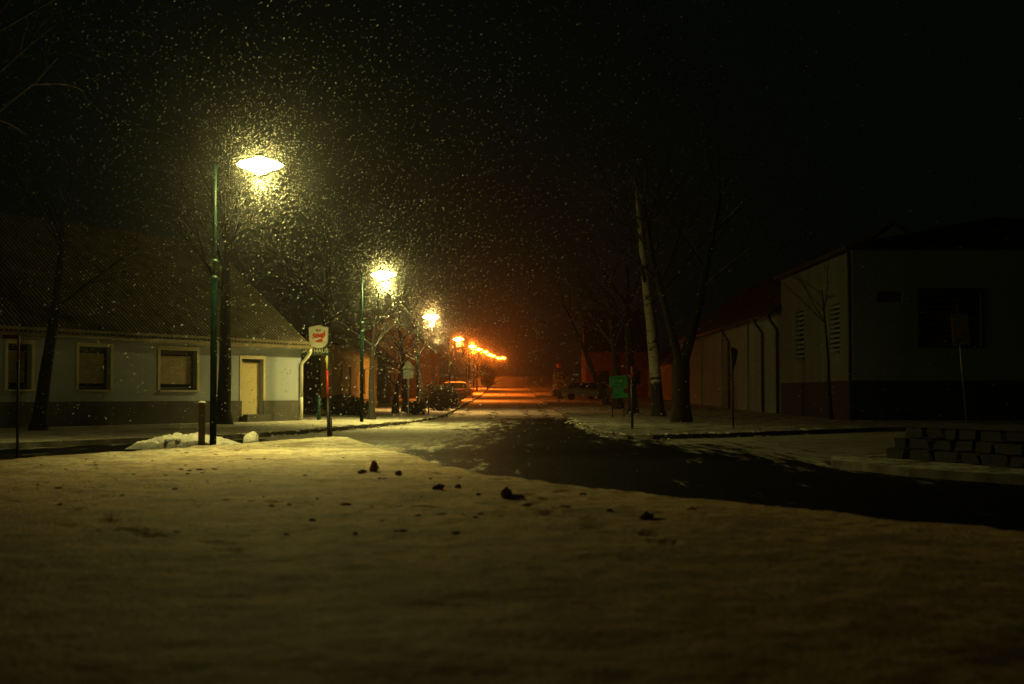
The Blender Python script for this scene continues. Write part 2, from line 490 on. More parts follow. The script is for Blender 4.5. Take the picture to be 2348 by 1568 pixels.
def raised(name, poly, m, label, step=None):
    """pavement: snow sheet with a real kerb step, following the terrain"""
    ys = sorted({p[1] for p in poly})
    bm = bmesh.new()
    vs = [bm.verts.new((x, y, 0)) for x, y in poly]
    f = bm.faces.new(vs)
    for yy in list(range(80, 440, 12)):
        bmesh.ops.bisect_plane(bm, geom=bm.verts[:] + bm.edges[:] + bm.faces[:], plane_co=(0, yy, 0), plane_no=(0, 1, 0))
    bmesh.ops.recalc_face_normals(bm, faces=bm.faces[:])
    if bm.faces[:][0].normal.z < 0: bmesh.ops.reverse_faces(bm, faces=bm.faces[:])
    ext = bmesh.ops.extrude_face_region(bm, geom=bm.faces[:])
    low = [g for g in ext['geom'] if isinstance(g, bmesh.types.BMVert)]
    lowset = set(low)
    for v in bm.verts:
        v.co.z = zg(v.co.y) + (-.30 if v not in lowset else 0)
    me = bpy.data.meshes.new(name); bm.normal_update()
    # extruded copy is the top
    bm.to_mesh(me); bm.free()
    me.materials.append(m); me.materials.append(M['kerb'])
    for p in me.polygons: p.material_index = 1 if abs(p.normal.z) < .5 else 0
    o = bpy.data.objects.new(name, me); COL.objects.link(o)
    struct(o, label)
    return o


KL = -3.3
kc = Vector((-6.9, 35.8, 0))
back = kc - FD * 60
left_poly = [(-120, back.y), (back.x, back.y), (kc.x, kc.y), (-6.2, 38.6), (-5.5, 42.5), (-4.7, 47.5), (-3.95, 53), (-3.5, 61), (KL, 72)]
left_poly += [(KL + bend(y), y) for y in range(90, 431, 15)] + [(-120, 430)]
raised('pavement_left', left_poly, M['snow_pave'], 'snowy pavement in front of the houses left of the street')
KR = 2.5
right_poly = [(KR + bend(y), y) for y in range(430, 80, -15)] + [(2.6, 78), (KR, 60), (2.4, 42), (2.5, 37.5), (2.85, 35.4), (3.5, 35.2), (5.55, 37), (8.4, 40.2), (11.3, 43.2), (16, 46), (24, 48.5), (120, 49), (120, 430)]
raised('pavement_right', right_poly, M['snow_grass'], 'snowy tree lined pavement right of the street')
corner_poly = [(4.9, 21.8), (5.4, 19.4), (6.3, 17.6), (8.2, 14.6), (12, 11), (20, 4), (60, 4), (60, 36), (20, 33), (10.5, 28.5), (6.4, 24.6), (5.2, 23.2)]
raised('pavement_corner', corner_poly, M['snow_grass'], 'snowy corner under the low stone wall')


# tufts of grass and slush along the kerbs
def kerb_rubble(name, line, n, label, seed):
    r = random.Random(seed); mb = MB()
    pts = [Vector((*p, 0)) for p in line]
    seg = [(pts[i + 1] - pts[i]).length for i in range(len(pts) - 1)]
    for _ in range(n):
        t = r.random() * sum(seg); i = 0
        while t > seg[i]: t -= seg[i]; i += 1
        p = pts[i].lerp(pts[i + 1], t / seg[i]); p = p + Vector((r.gauss(0, .12), r.gauss(0, .12), 0))
        k = r.uniform(.02, .06)
        p.z = zg(p.y) + (0 if r.random() < .4 else ROADZ) + k * .2
        bm = bmesh.new(); bmesh.ops.create_icosphere(bm, subdivisions=1, radius=k)
        vs = [p + Vector((v.co.x * r.uniform(1, 1.8), v.co.y * r.uniform(1, 1.8), v.co.z * .6)) * r.uniform(.8, 1.15) for v in bm.verts]
        mb.add(vs, [[v.index for v in f.verts] for f in bm.faces], True); bm.free()
    o = mb.build(name, M['snow_pave']); o['kind'] = 'stuff'; o['label'] = label
    return o


kerb_rubble('slush', [(-6.9, 35.8), (-6.2, 38.6), (-5.5, 42.5), (-4.7, 47.5), (-3.95, 53), (-3.5, 61), (-3.3, 76)], 420, 'crumbs of slush along the left kerb', 3)
kerb_rubble('slush', [(2.5, 60), (2.4, 42), (2.5, 37.5), (2.85, 35.4), (3.5, 35.2), (5.55, 37), (9, 41)], 320, 'crumbs of slush along the right kerb', 4)


# ------------------------------------------------------------------ street lamps
def lamp_light(name, loc, col, watts, rot, size, blend, parent):
    d = bpy.data.lights.new(name, 'SPOT'); d.energy = watts; d.color = col; d.spot_size = R(size); d.spot_blend = blend; d.shadow_soft_size = .06
    o = bpy.data.objects.new(name, d); COL.objects.link(o); o.parent = parent; o.location = loc
    o.rotation_euler = rot


def street_lamp(label, base, head_x, head_z, col, strength, p_spot, p_wing=500):
    x, y, z = base
    t = thing('street_lamp', label, 'street lamp', base, 0, 'street lamps along the left kerb')
    hx, hz = head_x - x, head_z - z
    m = MB(); m.tube([(0, 0, 3.25), (0, 0, hz + .06)], [.036, .03], 10); m.build('upper_pole', M['green_paint'], t)
    m = MB(); m.tube([(0, 0, 0), (0, 0, 3.25)], [.066, .064], 12); m.build('lower_pole', M['shaded_green'], t)
    for zc in (3.25, 3.57):
        m = MB(); m.lathe([(.04, -.04), (.078, -.03), (.08, 0), (.06, .03), (.037, .045)], (0, 0, zc), 14); m.build('collar', M['green_paint'], t)
    m = MB()
    m.tube([(0, 0, hz - .02), (.10, 0, hz + .08), (hx * .55, 0, hz + .17), (hx - .08, 0, hz + .19), (hx, 0, hz + .19)], [.016, .015, .014, .014, .014], 8)
    m.build('arm', M['dark_metal'], t)
    m = MB(); m.lathe([(.015, .235), (.05, .22), (.07, .17), (.085, .155)], (hx, 0, hz), 20); m.build('cap', M['dark_metal'], t)
    m = MB()
    m.lathe([(.03, .155), (.085, .15), (.13, .118), (.20, .098), (.33, .060), (.43, .012), (.445, -.002), (.36, -.052), (.23, -.092), (.16, -.13), (.10, -.165), (.03, -.18)], (hx, 0, hz), 40)
    m.build('diffuser', emis('lamp glow', col, strength), t)
    # road luminaire: a wide beam straight down and two wings along the street
    lamp_light('lamp_bulb', (hx, 0, hz - .215), col, p_spot, (0, R(-6), 0), 150 if y < 130 else 170, .9 if y < 130 else 1.0, t)
    if y < 210:
        for sg in (-1, 1): lamp_light('lamp_bulb', (hx, .05 * sg, hz - .215), col, p_wing * ((1.2 if y < 100 else .6) if sg < 0 else 1.0), (R(51 * sg), 0, R(-20) if sg > 0 else R(29)), 88, .8, t)
    return t


C_W = (.97, .83, .23); C_A = (1.0, .60, .17); C_B = (1.0, .22, .022); C_S = (1.0, .165, .010)
LAMPS = [  # D pole x, head x, head y, Y, colour, glow, spot watts
    (489, 596, 378, 27.4, C_W, 34, 230), (829, 879, 630, 51, C_W, 52, 700), (957, 988, 727, 80, C_A, 70, 600), (1030, 1050.5, 777.7, 120, C_B, 80, 1300),
    (1069, 1082.6, 794, 160, C_S, 162, 4200), (1086, 1098, 801, 196, C_S, 144, 1700), (1103, 1113, 807, 235, C_S, 126, 700),
    (1113.5, 1122.5, 813, 270, C_S, 126, 500), (1122.5, 1130.6, 816, 300, C_S, 126, 400), (1134, 1141, 820.6, 335, C_S, 126, 350), (1142.5, 1149, 821, 365, C_S, 126, 300),
    (1149, 1155, 820.6, 395, C_S, 126, 300)]
LAMP_LABELS = ['tallest street lamp, yellow white saucer head on green pole beside the wooden post',
               'yellow white street lamp second from the camera, right of the pub sign',
               'warm white street lamp third in the row, among snow lit drooping branches',
               'amber street lamp fourth in the row, behind the leafless shrub and parked car',
               'first of the deep orange street lamps, fifth in the row', 'second of the deep orange street lamps, sixth in the row',
               'orange street lamp seventh in the row up the hill', 'orange street lamp eighth in the row up the hill',
               'orange street lamp ninth in the row up the hill', 'orange street lamp third from the far end of the row',
               'orange street lamp next to last at the far end', 'smallest orange street lamp at the very end of the row']
HEADS = []
for (bx, hx, hy, Y, c, g, w), lb in zip(LAMPS, LAMP_LABELS):
    h = at(hx, hy, Y)
    street_lamp(lb, (px(bx, Y), Y, zg(Y)), h.x, h.z, c, g, w, 520 if Y < 100 else (2500 if Y < 130 else 3000))
    HEADS.append((h, c))


# ------------------------------------------------------------------ house on the left
def wall_panel(mb, org, u, n, L, H, holes, depth, z0=0.0):
    """front wall from org along u, with rectangular holes (a0, a1, z0, z1) and their reveals"""
    us = sorted({0, L, *[h[0] for h in holes], *[h[1] for h in holes]})
    zs = sorted({z0, H, *[h[2] for h in holes], *[h[3] for h in holes]})
    P = lambda a, z, d=0.0: org + u * a + n * d + Vector((0, 0, z))
    for i in range(len(us) - 1):
        for j in range(len(zs) - 1):
            a, b, c, d = us[i], us[i + 1], zs[j], zs[j + 1]
            if any(h[0] - 1e-6 <= a and b <= h[1] + 1e-6 and h[2] - 1e-6 <= c and d <= h[3] + 1e-6 for h in holes): continue
            mb.add([P(a, c), P(b, c), P(b, d), P(a, d)], [(0, 1, 2, 3)])
    for a, b, c, d in holes:
        for q in ([(a, c), (b, c)], [(b, c), (b, d)], [(b, d), (a, d)], [(a, d), (a, c)]):
            (a1, c1), (a2, c2) = q
            mb.add([P(a1, c1), P(a2, c2), P(a2, c2, -depth), P(a1, c1, -depth)], [(0, 1, 2, 3)])


def obox(mb, org, u, n, a0, a1, z0, z1, d0, d1):
    vs = [org + u * a + n * d + Vector((0, 0, z)) for a in (a0, a1) for d in (d0, d1) for z in (z0, z1)]
    mb.add(vs, [(0, 1, 3, 2), (4, 6, 7, 5), (0, 4, 5, 1), (2, 3, 7, 6), (0, 2, 6, 4), (1, 5, 7, 3)])


HY = 52.6
HC = Vector((px(690, HY), HY, 0))
HU = -FD


def ht(xD):
    u = (xD - CX) / (F * math.cos(PITCH))
    return (HC.x - u * HC.y) / (FD.x - u * FD.y)


def hz_(yD, t): return pz(yD, (HC + HU * t).y)


house = thing('corner_house', 'low grey house with cream door and roller shutters facing the side street', 'house', HC)
O0 = Vector((0, 0, 0))
HL, HH, HD = 24.0, 2.98, 9.0
dt1, dt0 = ht(553.5), ht(603)
dz1 = hz_(823, (dt0 + dt1) / 2); dz0 = .30
wins = []
for x0, x1, y0, y1 in ((367, 451, 803, 894), (181, 253, 799, 888), (18, 72, 790, 886)):
    a, b = ht(x1), ht(x0); tm = (a + b) / 2
    wins.append((a, b, hz_(y1, tm), hz_(y0, tm)))
w0 = wins[0]
wins = [(a, b, w0[2], w0[3]) for a, b, c, d in wins] + [(19.0, 20.6, w0[2], w0[3])]
PL = .78
mb = MB()
wall_panel(mb, O0, HU, FN, HL, HH, [(dt0, dt1, dz0, dz1)] + wins, .22, 0.0)
gb = -FN * HD
P = lambda a, z, d: HU * a + FN * d + Vector((0, 0, z))
ridge_d, ridge_z = -HD / 2, HH + HD / 2 * math.tan(R(40))
for a in (0, HL):
    mb.add([P(a, 0, 0), P(a, 0, -HD), P(a, HH, -HD), P(a, ridge_z, ridge_d), P(a, HH, 0)], [(0, 1, 2, 3, 4)])
mb.add([P(0, 0, -HD), P(HL, 0, -HD), P(HL, HH, -HD), P(0, HH, -HD)], [(0, 1, 2, 3)])
mb.build('wall', M['plaster'], house, fix=False)
mb = MB()
for a0, a1 in ((-.02, dt0 - .0), (dt1 + .0, HL)):
    obox(mb, O0, HU, FN, a0, a1, 0, PL, .003, .035)
mb.build('plinth', M['plinth'], house)
mb = MB(); obox(mb, O0, HU, FN, dt0 - .05, dt1 + .05, 0, dz0 - .003, .038, .33); mb.build('door_step', M['plinth'], house)
# door
d = MB(); obox(d, O0, HU, FN, dt0 + .003, dt1 - .003, dz0 + .003, dz1 - .003, -.215, -.165); dr = d.build('door', M['cream'], house)
d = MB()
for (a0, a1, z0, z1) in ((dt0 - .11, dt0 - .003, PL + .003, dz1 + .12), (dt1 + .003, dt1 + .11, PL + .003, dz1 + .12), (dt0 - .003, dt1 + .003, dz1 + .003, dz1 + .12)):
    obox(d, O0, HU, FN, a0, a1, z0, z1, .003, .03)
d.build('frame', M['trim'], dr)
d = MB(); obox(d, O0, HU, FN, dt1 - .16, dt1 - .12, 1.18, 1.34, -.16, -.10); d.build('handle', M['dark_metal'], dr)
d = MB(); obox(d, O0, HU, FN, dt0 + .003, dt1 - .003, dz1 - .12, dz1 - .006, -.16, -.12); d.build('lintel', M['frame'], dr)
for a, b, c, e in wins:
    wm = MB()
    for q in ((a + .003, a + .09, c + .003, e - .003), (b - .09, b - .003, c + .003, e - .003), (a + .09, b - .09, e - .14, e - .003), (a + .09, b - .09, c + .003, c + .10)):
        obox(wm, O0, HU, FN, *q, -.215, -.15)
    w = wm.build('window', M['frame'], house)
    wm = MB(); obox(wm, O0, HU, FN, a + .09, b - .09, c + .10, e - .14, -.213, -.205); wm.build('pane', M['glass'], w)
    wm = MB(); zz = c + .19
    while zz < e - .2:
        vs = [P(a + .09, zz, -.185), P(b - .09, zz, -.185), P(b - .09, zz + .026, -.168), P(a + .09, zz + .026, -.168), P(b - .09, zz + .052, -.185), P(a + .09, zz + .052, -.185)]
        wm.add(vs, [(0, 1, 2, 3), (3, 2, 4, 5)]); zz += .052
    wm.build('roller_shutter', M['shutter'], w, fix=False)
    wm = MB()
    for q in ((a - .12, a - .003, c - .05, e + .12), (b + .003, b + .12, c - .05, e + .12), (a - .003, b + .003, e + .003, e + .12)):
        obox(wm, O0, HU, FN, *q, .003, .028)
    wm.build('surround', M['trim'], w)
    wm = MB(); obox(wm, O0, HU, FN, a - .08, b + .08, c - .055, c - .003, .031, .11); wm.build('sill', M['trim'], w)


def gable_roof(name, parent, L, D, H, ang, m, over=.3, verge=.15, u=HU, n=FN, org=O0, th=.09):
    mb = MB(); tn = math.tan(R(ang))
    for sgn in (1, -1):
        d0 = over if sgn > 0 else -D - over
        z0 = H - over * tn
        rd = -D / 2; rz = H + D / 2 * tn
        up = Vector((0, 0, th))
        q = [org + u * a + n * dd + Vector((0, 0, z + .02)) for a, dd, z in ((-verge, d0, z0), (L + verge, d0, z0), (L + verge, rd, rz), (-verge, rd, rz))]
        mb.add(q + [v + up for v in q], [(0, 1, 2, 3), (7, 6, 5, 4), (0, 4, 5, 1), (1, 5, 6, 2), (2, 6, 7, 3), (3, 7, 4, 0)])
    return mb


# the roof mesh gets its own axes, so that its tile rows run up the slope
ro = bpy.data.objects.new('roof', None)
rmb = gable_roof('roof', house, HL, HD, HH, 40, M['tiles'], u=Vector((1, 0, 0)), n=Vector((0, 1, 0)))
bpy.data.objects.remove(ro)
roof = rmb.build('roof', M['tiles'], house)
roof.matrix_local = Matrix(((HU.x, FN.x, 0, 0), (HU.y, FN.y, 0, 0), (0, 0, 1, 0), (0, 0, 0, 1)))
mb = MB()
gz = HH - .26
mb.tube([P(-.15, gz, .36), P(HL + .1, gz, .36)], [.07, .07], 10)
mb.build('gutter', M['gutter'], house)
mb = MB(); obox(mb, O0, HU, FN, -.12, HL + .1, HH - .25, HH - .04, .003, .28); mb.build('eave_box', M['gutter'], house)
mb = MB()
mb.tube([P(-.06, gz - .03, .36), P(-.06, gz - .2, .36), P(0.02, gz - .42, .22), P(.10, gz - .58, .1), P(.10, gz - .8, .09), P(.10, .9, .09)], [.062] * 6, 10)
mb.tube([P(.10, .9, .09), P(.10, 0.02, .09)], [.066, .066], 10)
mb.build('downpipe', M['white_pipe'], house)


# ------------------------------------------------------------------ other buildings
def simple_house(name, label, loc, u, n, L, D, H, ang, wm, rm, holes=(), lit=(), verge=.15, group=None):
    t = thing(name, label, 'house', loc, 0, group)
    mb = MB()
    wall_panel(mb, O0, u, n, L, H, list(holes), .18, -.4)
    Q = lambda a, z, d: u * a + n * d + Vector((0, 0, z))
    rz = H + D / 2 * math.tan(R(ang))
    for a in (0, L): mb.add([Q(a, -.4, 0), Q(a, -.4, -D), Q(a, H, -D), Q(a, rz, -D / 2), Q(a, H, 0)], [(0, 1, 2, 3, 4)])
    mb.add([Q(0, -.4, -D), Q(L, -.4, -D), Q(L, H, -D), Q(0, H, -D)], [(0, 1, 2, 3)])
    mb.build('wall', wm, t, fix=False)
    gable_roof('roof', t, L, D, H, ang, rm, u=u, n=n, verge=verge).build('roof', rm, t)
    for i, (a, b, c, d) in enumerate(holes):
        m = MB()
        for q in ((a, a + .07, c, d), (b - .07, b, c, d), (a + .07, b - .07, d - .07, d), (a + .07, b - .07, c, c + .07), ((a + b) / 2 - .03, (a + b) / 2 + .03, c + .07, d - .07)):
            obox(m, O0, u, n, q[0] + .002, q[1] - .002, q[2] + .002, q[3] - .002, -.17, -.11)
        w = m.build('window', M['frame'], t)
        m = MB(); obox(m, O0, u, n, a + .07, b - .07, c + .07, d - .07, -.155, -.145)
        m.build('pane', LITWIN if i in lit else M['glass'], w)
    return t


LITWIN = emis('lit room', (1.0, .55, .16), 1.4)
EX, EY = Vector((1, 0, 0)), Vector((0, 1, 0))
# inn behind the corner house: long side along the street
inn = simple_house('roadside_inn', 'ochre single storey inn with one lit window behind the pub sign', (-8.2, 65.5, 0), EY, EX, 21, 8, 3.3, 14, M['ochre'], M['tiles_dark'],
                   [(2.2, 3.2, 1.0, 2.4), (6.0, 7.0, 1.0, 2.4), (9.6, 10.7, 1.15, 2.15), (13, 14, 1.0, 2.4), (17, 18, 1, 2.4)], (2,))
m = MB(); m.box((-1.45, -.06, 1.5), (1.7, .08, 3.0)); g = m.build('gate', M['wood'], inn)
m = MB(); m.box((-1.45, -.06, 3.06), (1.9, .12, .12)); m.build('gate_beam', M['frame'], inn)
simple_house('gable_house', 'grey house with its gable end showing between the pavement trees', (-9.1, 104, zg(104)), EY, EX, 11, 7, 3.0, 42, M['greywall'], M['tiles_dark'], [(2, 3, 1, 2.3), (6, 7, 1, 2.3)])
simple_house('roadside_house', 'dark orange house farther up the left side of the street', (-7.6, 134, zg(134)), EY, EX, 14, 8, 4.4, 40, M['ochre'], M['tiles_dark'], [(2, 3, 1, 2.4), (5, 6, 1, 2.4), (9, 10, 1, 2.4)])
simple_house('red_house', 'red walled house behind the parked cars and the leaning tree', (7.2, 138, zg(138)), EX, -EY, 7, 9, 4.6, 42, M['redwall'], M['tiles_dark'], [(1.2, 2.3, 1.2, 2.6), (4.2, 5.3, 1.2, 2.6)])
simple_house('pale_house', 'pale low house beyond the barn, seen past the forked tree', (13.0, 136, zg(125)), -EY, -EX, 20, 8, 3.1, 40, M['palewall'], M['tiles_dark'], [(4, 5, 1, 2.3), (10, 11, 1, 2.3)])

# barn along the right pavement
BX = 13.0
barn = thing('barn', 'long barn with stained windowless wall and downpipes beside the tall hall', 'barn', (BX, 68.7, 0))
mb = MB(); L_, H_, D_ = 44, 5.25, 11
Q = lambda a, z, d: Vector((d, a, z))
mb.add([Q(0, -.3, 0), Q(L_, -.3, 0), Q(L_, H_, 0), Q(0, H_, 0)], [(0, 1, 2, 3)])
mb.add([Q(L_, -.3, 0), Q(L_, -.3, D_), Q(L_, H_, D_), Q(L_, H_ + 4, D_ / 2), Q(L_, H_, 0)], [(0, 1, 2, 3, 4)])
mb.add([Q(0, -.3, 0), Q(0, -.3, D_), Q(0, H_, D_), Q(0, H_ + 4, D_ / 2), Q(0, H_, 0)], [(0, 1, 2, 3, 4)])
for a in (9.5, 19, 28.5, 38): mb.box((-.06, a, H_ / 2 - .1), (.12, .5, H_ - .1))
mb.build('wall', M['barn'], barn, fix=False)
gable_roof('roof', barn, L_, D_, H_, 36, M['tiles_dark'], over=.45, u=EY, n=-EX).build('roof', M['tiles_dark'], barn)
mb = MB(); mb.tube([(-.52, -.1, H_ - .33), (-.52, L_, H_ - .33)], [.08, .08], 8); mb.build('gutter', M['frame'], barn)
for a in (.5, 4.6, 16.0):
    mb = MB(); mb.tube([(-.50, a, H_ - .38), (-.45, a, H_ - .6), (-.1, a, H_ - 1.1), (-.09, a, 0)], [.075] * 4, 8); mb.build('downpipe', M['frame'], barn)

# tall hall at the corner
hall = thing('corner_hall', 'tall plain hall with dark plinth, barred windows and louvred opening', 'building', (BX, 54.2, 0))
HH2, HL2, HW2 = 6.5, 14.4, 16.0
mb = MB()
wl = [(2.15, 4.0, 2.68, 4.62), (9.15, 11.05, 2.60, 4.75)]
wall_panel(mb, O0, EY, -EX, HL2, HH2, wl, .25, -.3)
fl = [(2.58, 4.9, 2.85, 4.95), (.93, 1.9, 4.52, 4.92)]
wall_panel(mb, O0, EX, -EY, HW2, HH2, fl, .25, -.3)
mb.add([Q(HL2, -.3, 0), Q(HL2, -.3, HW2), Q(HL2, HH2, HW2), Q(HL2, HH2, 0)], [(0, 1, 2, 3)])
mb.add([Q(0, -.3, HW2), Q(HL2, -.3, HW2), Q(HL2, HH2, HW2), Q(0, HH2, HW2)], [(0, 1, 2, 3)])
mb.build('wall', M['hall'], hall, fix=False)
mb = MB(); mb.box((-.02, HL2 / 2 - .02, .65), (.04, HL2, 1.76)); mb.box((HW2 / 2, -.022, .65), (HW2, .04, 1.76)); mb.build('plinth', M['hall_plinth'], hall)
mb = MB()
apex = Vector((HW2 / 2, HL2 / 2, HH2 + 2.2))
cs = [Vector((-.3, -.3, HH2 + .01)), Vector((HW2 + .3, -.3, HH2 + .01)), Vector((HW2 + .3, HL2 + .3, HH2 + .01)), Vector((-.3, HL2 + .3, HH2 + .01))]
mb.add(cs + [c + Vector((0, 0, .16)) for c in cs] + [apex], [(3, 2, 1, 0), (0, 1, 5, 4), (1, 2, 6, 5), (2, 3, 7, 6), (3, 0, 4, 7), (4, 5, 8), (5, 6, 8), (6, 7, 8), (7, 4, 8)])
mb.build('roof', M['tiles_dark'], hall)
for a, b, c, d in wl:
    m = MB()
    obox(m, O0, EY, -EX, a, a + .08, c, d, -.2, -.02); obox(m, O0, EY, -EX, b - .08, b, c, d, -.2, -.02)
    for k in range(10):
        zz = c + (d - c) * (k + .5) / 10
        obox(m, O0, EY, -EX, a + .08, b - .08, zz - .05, zz + .05, -.12, -.04)
    w = m.build('window', M['barn'], hall)
    m = MB(); obox(m, O0, EY, -EX, a, b, c, d, -.245, -.225); m.build('pane', M['glass'], w)
    m = MB(); obox(m, O0, EY, -EX, a - .08, b + .08, c - .08, c - .003, .004, .08); m.build('sill', M['hall'], w)
a, b, c, d = fl[0]
m = MB()
for k in range(9):
    zz = c + (d - c) * (k + .5) / 9
    m.box(((a + b) / 2, .1, zz), (b - a - .02, .05, .17), Matrix.Rotation(R(35), 3, 'X'))
w = m.build('louvre', M['frame'], hall)
m = MB()
for q in ((a - .1, a - .003, c - .1, d + .1), (b + .003, b + .1, c - .1, d + .1), (a - .003, b + .003, d + .003, d + .1), (a - .003, b + .003, c - .1, c - .003)): obox(m, O0, EX, -EY, *q, .003, .03)
m.build('frame', M['hall_plinth'], w)
a, b, c, d = fl[1]
m = MB(); obox(m, O0, EX, -EY, a, b, c, d, -.2, -.1); m.build('vent', M['frame'], hall)
m = MB(); m.tube([(-.09, .15, HH2 - .05), (-.09, .15, 0)], [.07, .07], 8); m.build('downpipe', M['frame'], hall)
m = MB(); m.box((-.12, 2.9, 4.95), (.22, .1, .1)); m.lathe([(.02, .0), (.09, -.03), (.10, -.12), (.02, -.14)], (-.28, 2.9, 4.97), 12); m.build('wall_lamp', M['bright_metal'], hall)

# low stone wall on the right corner
sw = thing('stone_wall', 'low wall of rough stone blocks at the right corner of the crossing', 'wall', (5.87, 22.5, 0))
wd = Vector((.30, -1.0, 0)).normalized(); wn = Vector((-wd.y, wd.x, 0)); wn = wn if wn.x > 0 else -wn
mb = MB(); r = random.Random(5)
for course in range(3):
    a = course * .28 + .02
    while a < 13:
        l = r.uniform(.35, .75); h = .165
        c0 = wd * (a + l / 2) + wn * .2 + Vector((0, 0, .08 + course * (h + .005)))
        bm = bmesh.new(); bmesh.ops.create_cube(bm, size=1)
        bmesh.ops.bevel(bm, geom=bm.edges[:], offset=.12, segments=1, affect='EDGES', profile=.6)
        vs = []
        for v in bm.verts:
            w_ = wd * v.co.x * (l - .008) + wn * v.co.y * .4 + Vector((0, 0, v.co.z * h))
            vs.append(c0 + w_ + Vector((r.uniform(-.03, .03), r.uniform(-.03, .03), r.uniform(-.018, .018))))
        mb.add(vs, [[v.index for v in f.verts] for f in bm.faces]); bm.free()
        a += l
mb.build('blocks', M['stone'], sw)
mb = MB()
n_ = 40
pr = [(-.02, 0), (.04, .05), (.2, .075), (.36, .05), (.42, 0)]
vs = []
for i in range(n_ + 1):
    for (d_, h_) in pr: vs.append(wd * (.62 + i * 12.4 / n_) + wn * d_ + Vector((0, 0, .50 + h_ * (1 + .3 * fbm(i, d_, .7)))))
fs = [(i * 5 + k, i * 5 + k + 1, (i + 1) * 5 + k + 1, (i + 1) * 5 + k) for i in range(n_) for k in range(4)]
mb.add(vs, fs, True); mb.build('coping', M['stone'], sw, fix=False)


# ------------------------------------------------------------------ trees
def grow(r, p, d, length, rad, depth, out_big, out_fine, droop, spread, nkids, taper=.45, wob=.12, maxd=4):
    seg = 5 if depth < 3 else 4
    pts = [p]; rads = [rad]; dirs = [d]
    for i in range(seg):
        d = (d + Vector((r.gauss(0, wob), r.gauss(0, wob), r.gauss(0, wob * .6) - droop * (depth - 1 if depth > 1 else 0) * .10 * (i + 1) / seg))).normalized()
        p = p + d * length / seg
        pts.append(p); rads.append(rad * (1 - (1 - taper) * (i + 1) / seg)); dirs.append(d)
    tgt = out_big if depth < 1 else out_fine
    tgt.tube(pts, rads, {0: 12, 1: 7, 2: 5}.get(depth, 3), cap=False)
    if depth >= maxd: return
    for k in range(nkids[depth]):
        t = r.uniform(.35 if depth else .42, 1.0)
        i = min(seg - 1, int(t * seg)); q = pts[i].lerp(pts[i + 1], t * seg - i)
        base = dirs[i]
        a = Vector((r.gauss(0, 1), r.gauss(0, 1), r.gauss(0, .5))); a = (a - base * a.dot(base)).normalized()
        ang = r.uniform(.6, 1.25) * spread
        nd = (base * math.cos(ang) + a * math.sin(ang)).normalized()
        grow(r, q, nd, length * r.uniform(.38, .62), rads[i] * r.uniform(.35, .55), depth + 1, out_big, out_fine, droop, spread, nkids, .35, wob * 1.25, maxd)


def tree(name, label, loc, h, rad, lean=(0, 0), seed=1, droop=.3, nkids=(9, 6, 5, 4), spread=.8, bark='bark', group=None, flare=1.35, forks=None, maxd=4, wob=.05, clear=None):
    r = random.Random(seed)
    t = thing(name, label, 'tree', loc, 0, group)
    big, fine = MB(), MB()
    if forks is None:
        d = Vector((lean[0], lean[1], 1)).normalized()
        big.tube([(-d * .3), Vector((0, 0, 0)) + d * .12, d * .5], [rad * flare * 1.15, rad * flare, rad], 12, cap=False)
        grow(r, d * .49, d, h, rad, 0, big, fine, droop, spread, nkids, .3, wob, maxd)
    else:
        fh, arms = forks
        d = Vector((lean[0], lean[1], 1)).normalized()
        big.tube([-d * .3, d * .15, d * .6, d * fh * .7, d * (fh + .2)], [rad * flare * 1.15, rad * flare, rad * 1.05, rad, rad * 1.02], 12, cap=False)
        for (ax, ay, ll, rr) in arms:
            grow(r, d * (fh - .05), Vector((ax, ay, 1)).normalized(), ll, rr, 0, big, fine, droop, spread, nkids, .3, wob, maxd)
    big.build('trunk', M[bark], t, fix=False)
    fine.build('crown', M['twig'], t, fix=False)
    return t


tree('weeping_birch', 'weeping tree with drooping twigs in front of the cream door house', (px(513, 46.3), 46.3, 0), 7.2, .24, (-.02, 0), 21, 2.2, (9, 6, 6, 5), .62)
tree('leaning_tree', 'dark leaning tree before the shuttered left end of the house', (px(88, 38.5), 38.5, 0), 5.6, .19, (.11, 0), 22, .6, (6, 5, 4, 3))
tree('bare_tree', 'bare tree whose branch tips reach in at the left edge', (-10.6, 24.5, 0), 6.6, .15, (.06, 0), 23, 1.2, (10, 6, 5, 4), .75)
tree('street_tree', 'slim bare tree beside the second street lamp', (px(853, 55), 55, 0), 4.6, .12, (-.04, 0), 31, .5, (8, 6, 5, 3), .9, group='bare trees on the left pavement')
tree('pollard_tree', 'pollarded tree with snowy stubs between street lamp and triangular sign', (px(906, 69), 69, 0), 2.0, .15, (0.02, 0), 32, -.2, (8, 4, 3, 2), .9, group='bare trees on the left pavement')
tree('street_tree', 'bare tree with crooked limbs directly behind the triangular sign', (px(928, 74), 74, 0), 4.5, .16, (.03, 0), 33, .8, (9, 6, 5, 3), .9, group='bare trees on the left pavement')
tree('street_tree', 'drooping bare tree with branches lit by the third street lamp', (px(968, 83), 83, zg(83)), 5.3, .14, (-.03, 0), 34, 1.6, (11, 7, 6, 4), .95, group='bare trees on the left pavement')
for i, (dx, Y, lb) in enumerate(((1046, 132, 'bare tree behind the snow topped car'), (1074, 148, 'bare young tree under the first deep orange lamps'), (1093, 176, 'bare young tree left of the round evergreen'))):
    tree('street_tree', lb, (px(dx, Y), Y, zg(Y)), 4.2, .09, (0, 0), 40 + i, .3, (8, 6, 5, 3), .8, group='bare trees on the left pavement')
tree('bare_tree', 'tall bare tree behind the roof of the inn', (-12.5, 92, zg(92)), 8.5, .25, (0, 0), 51, .6, (10, 7, 6, 3), .85)
tree('birch_tree', 'tall birch with white trunk and black foot on right pavement', (px(1509, 62), 62, 0), 9.5, .27, (-.055, 0), 61, 1.2, (12, 6, 5, 4), .7, 'birch', wob=.02)
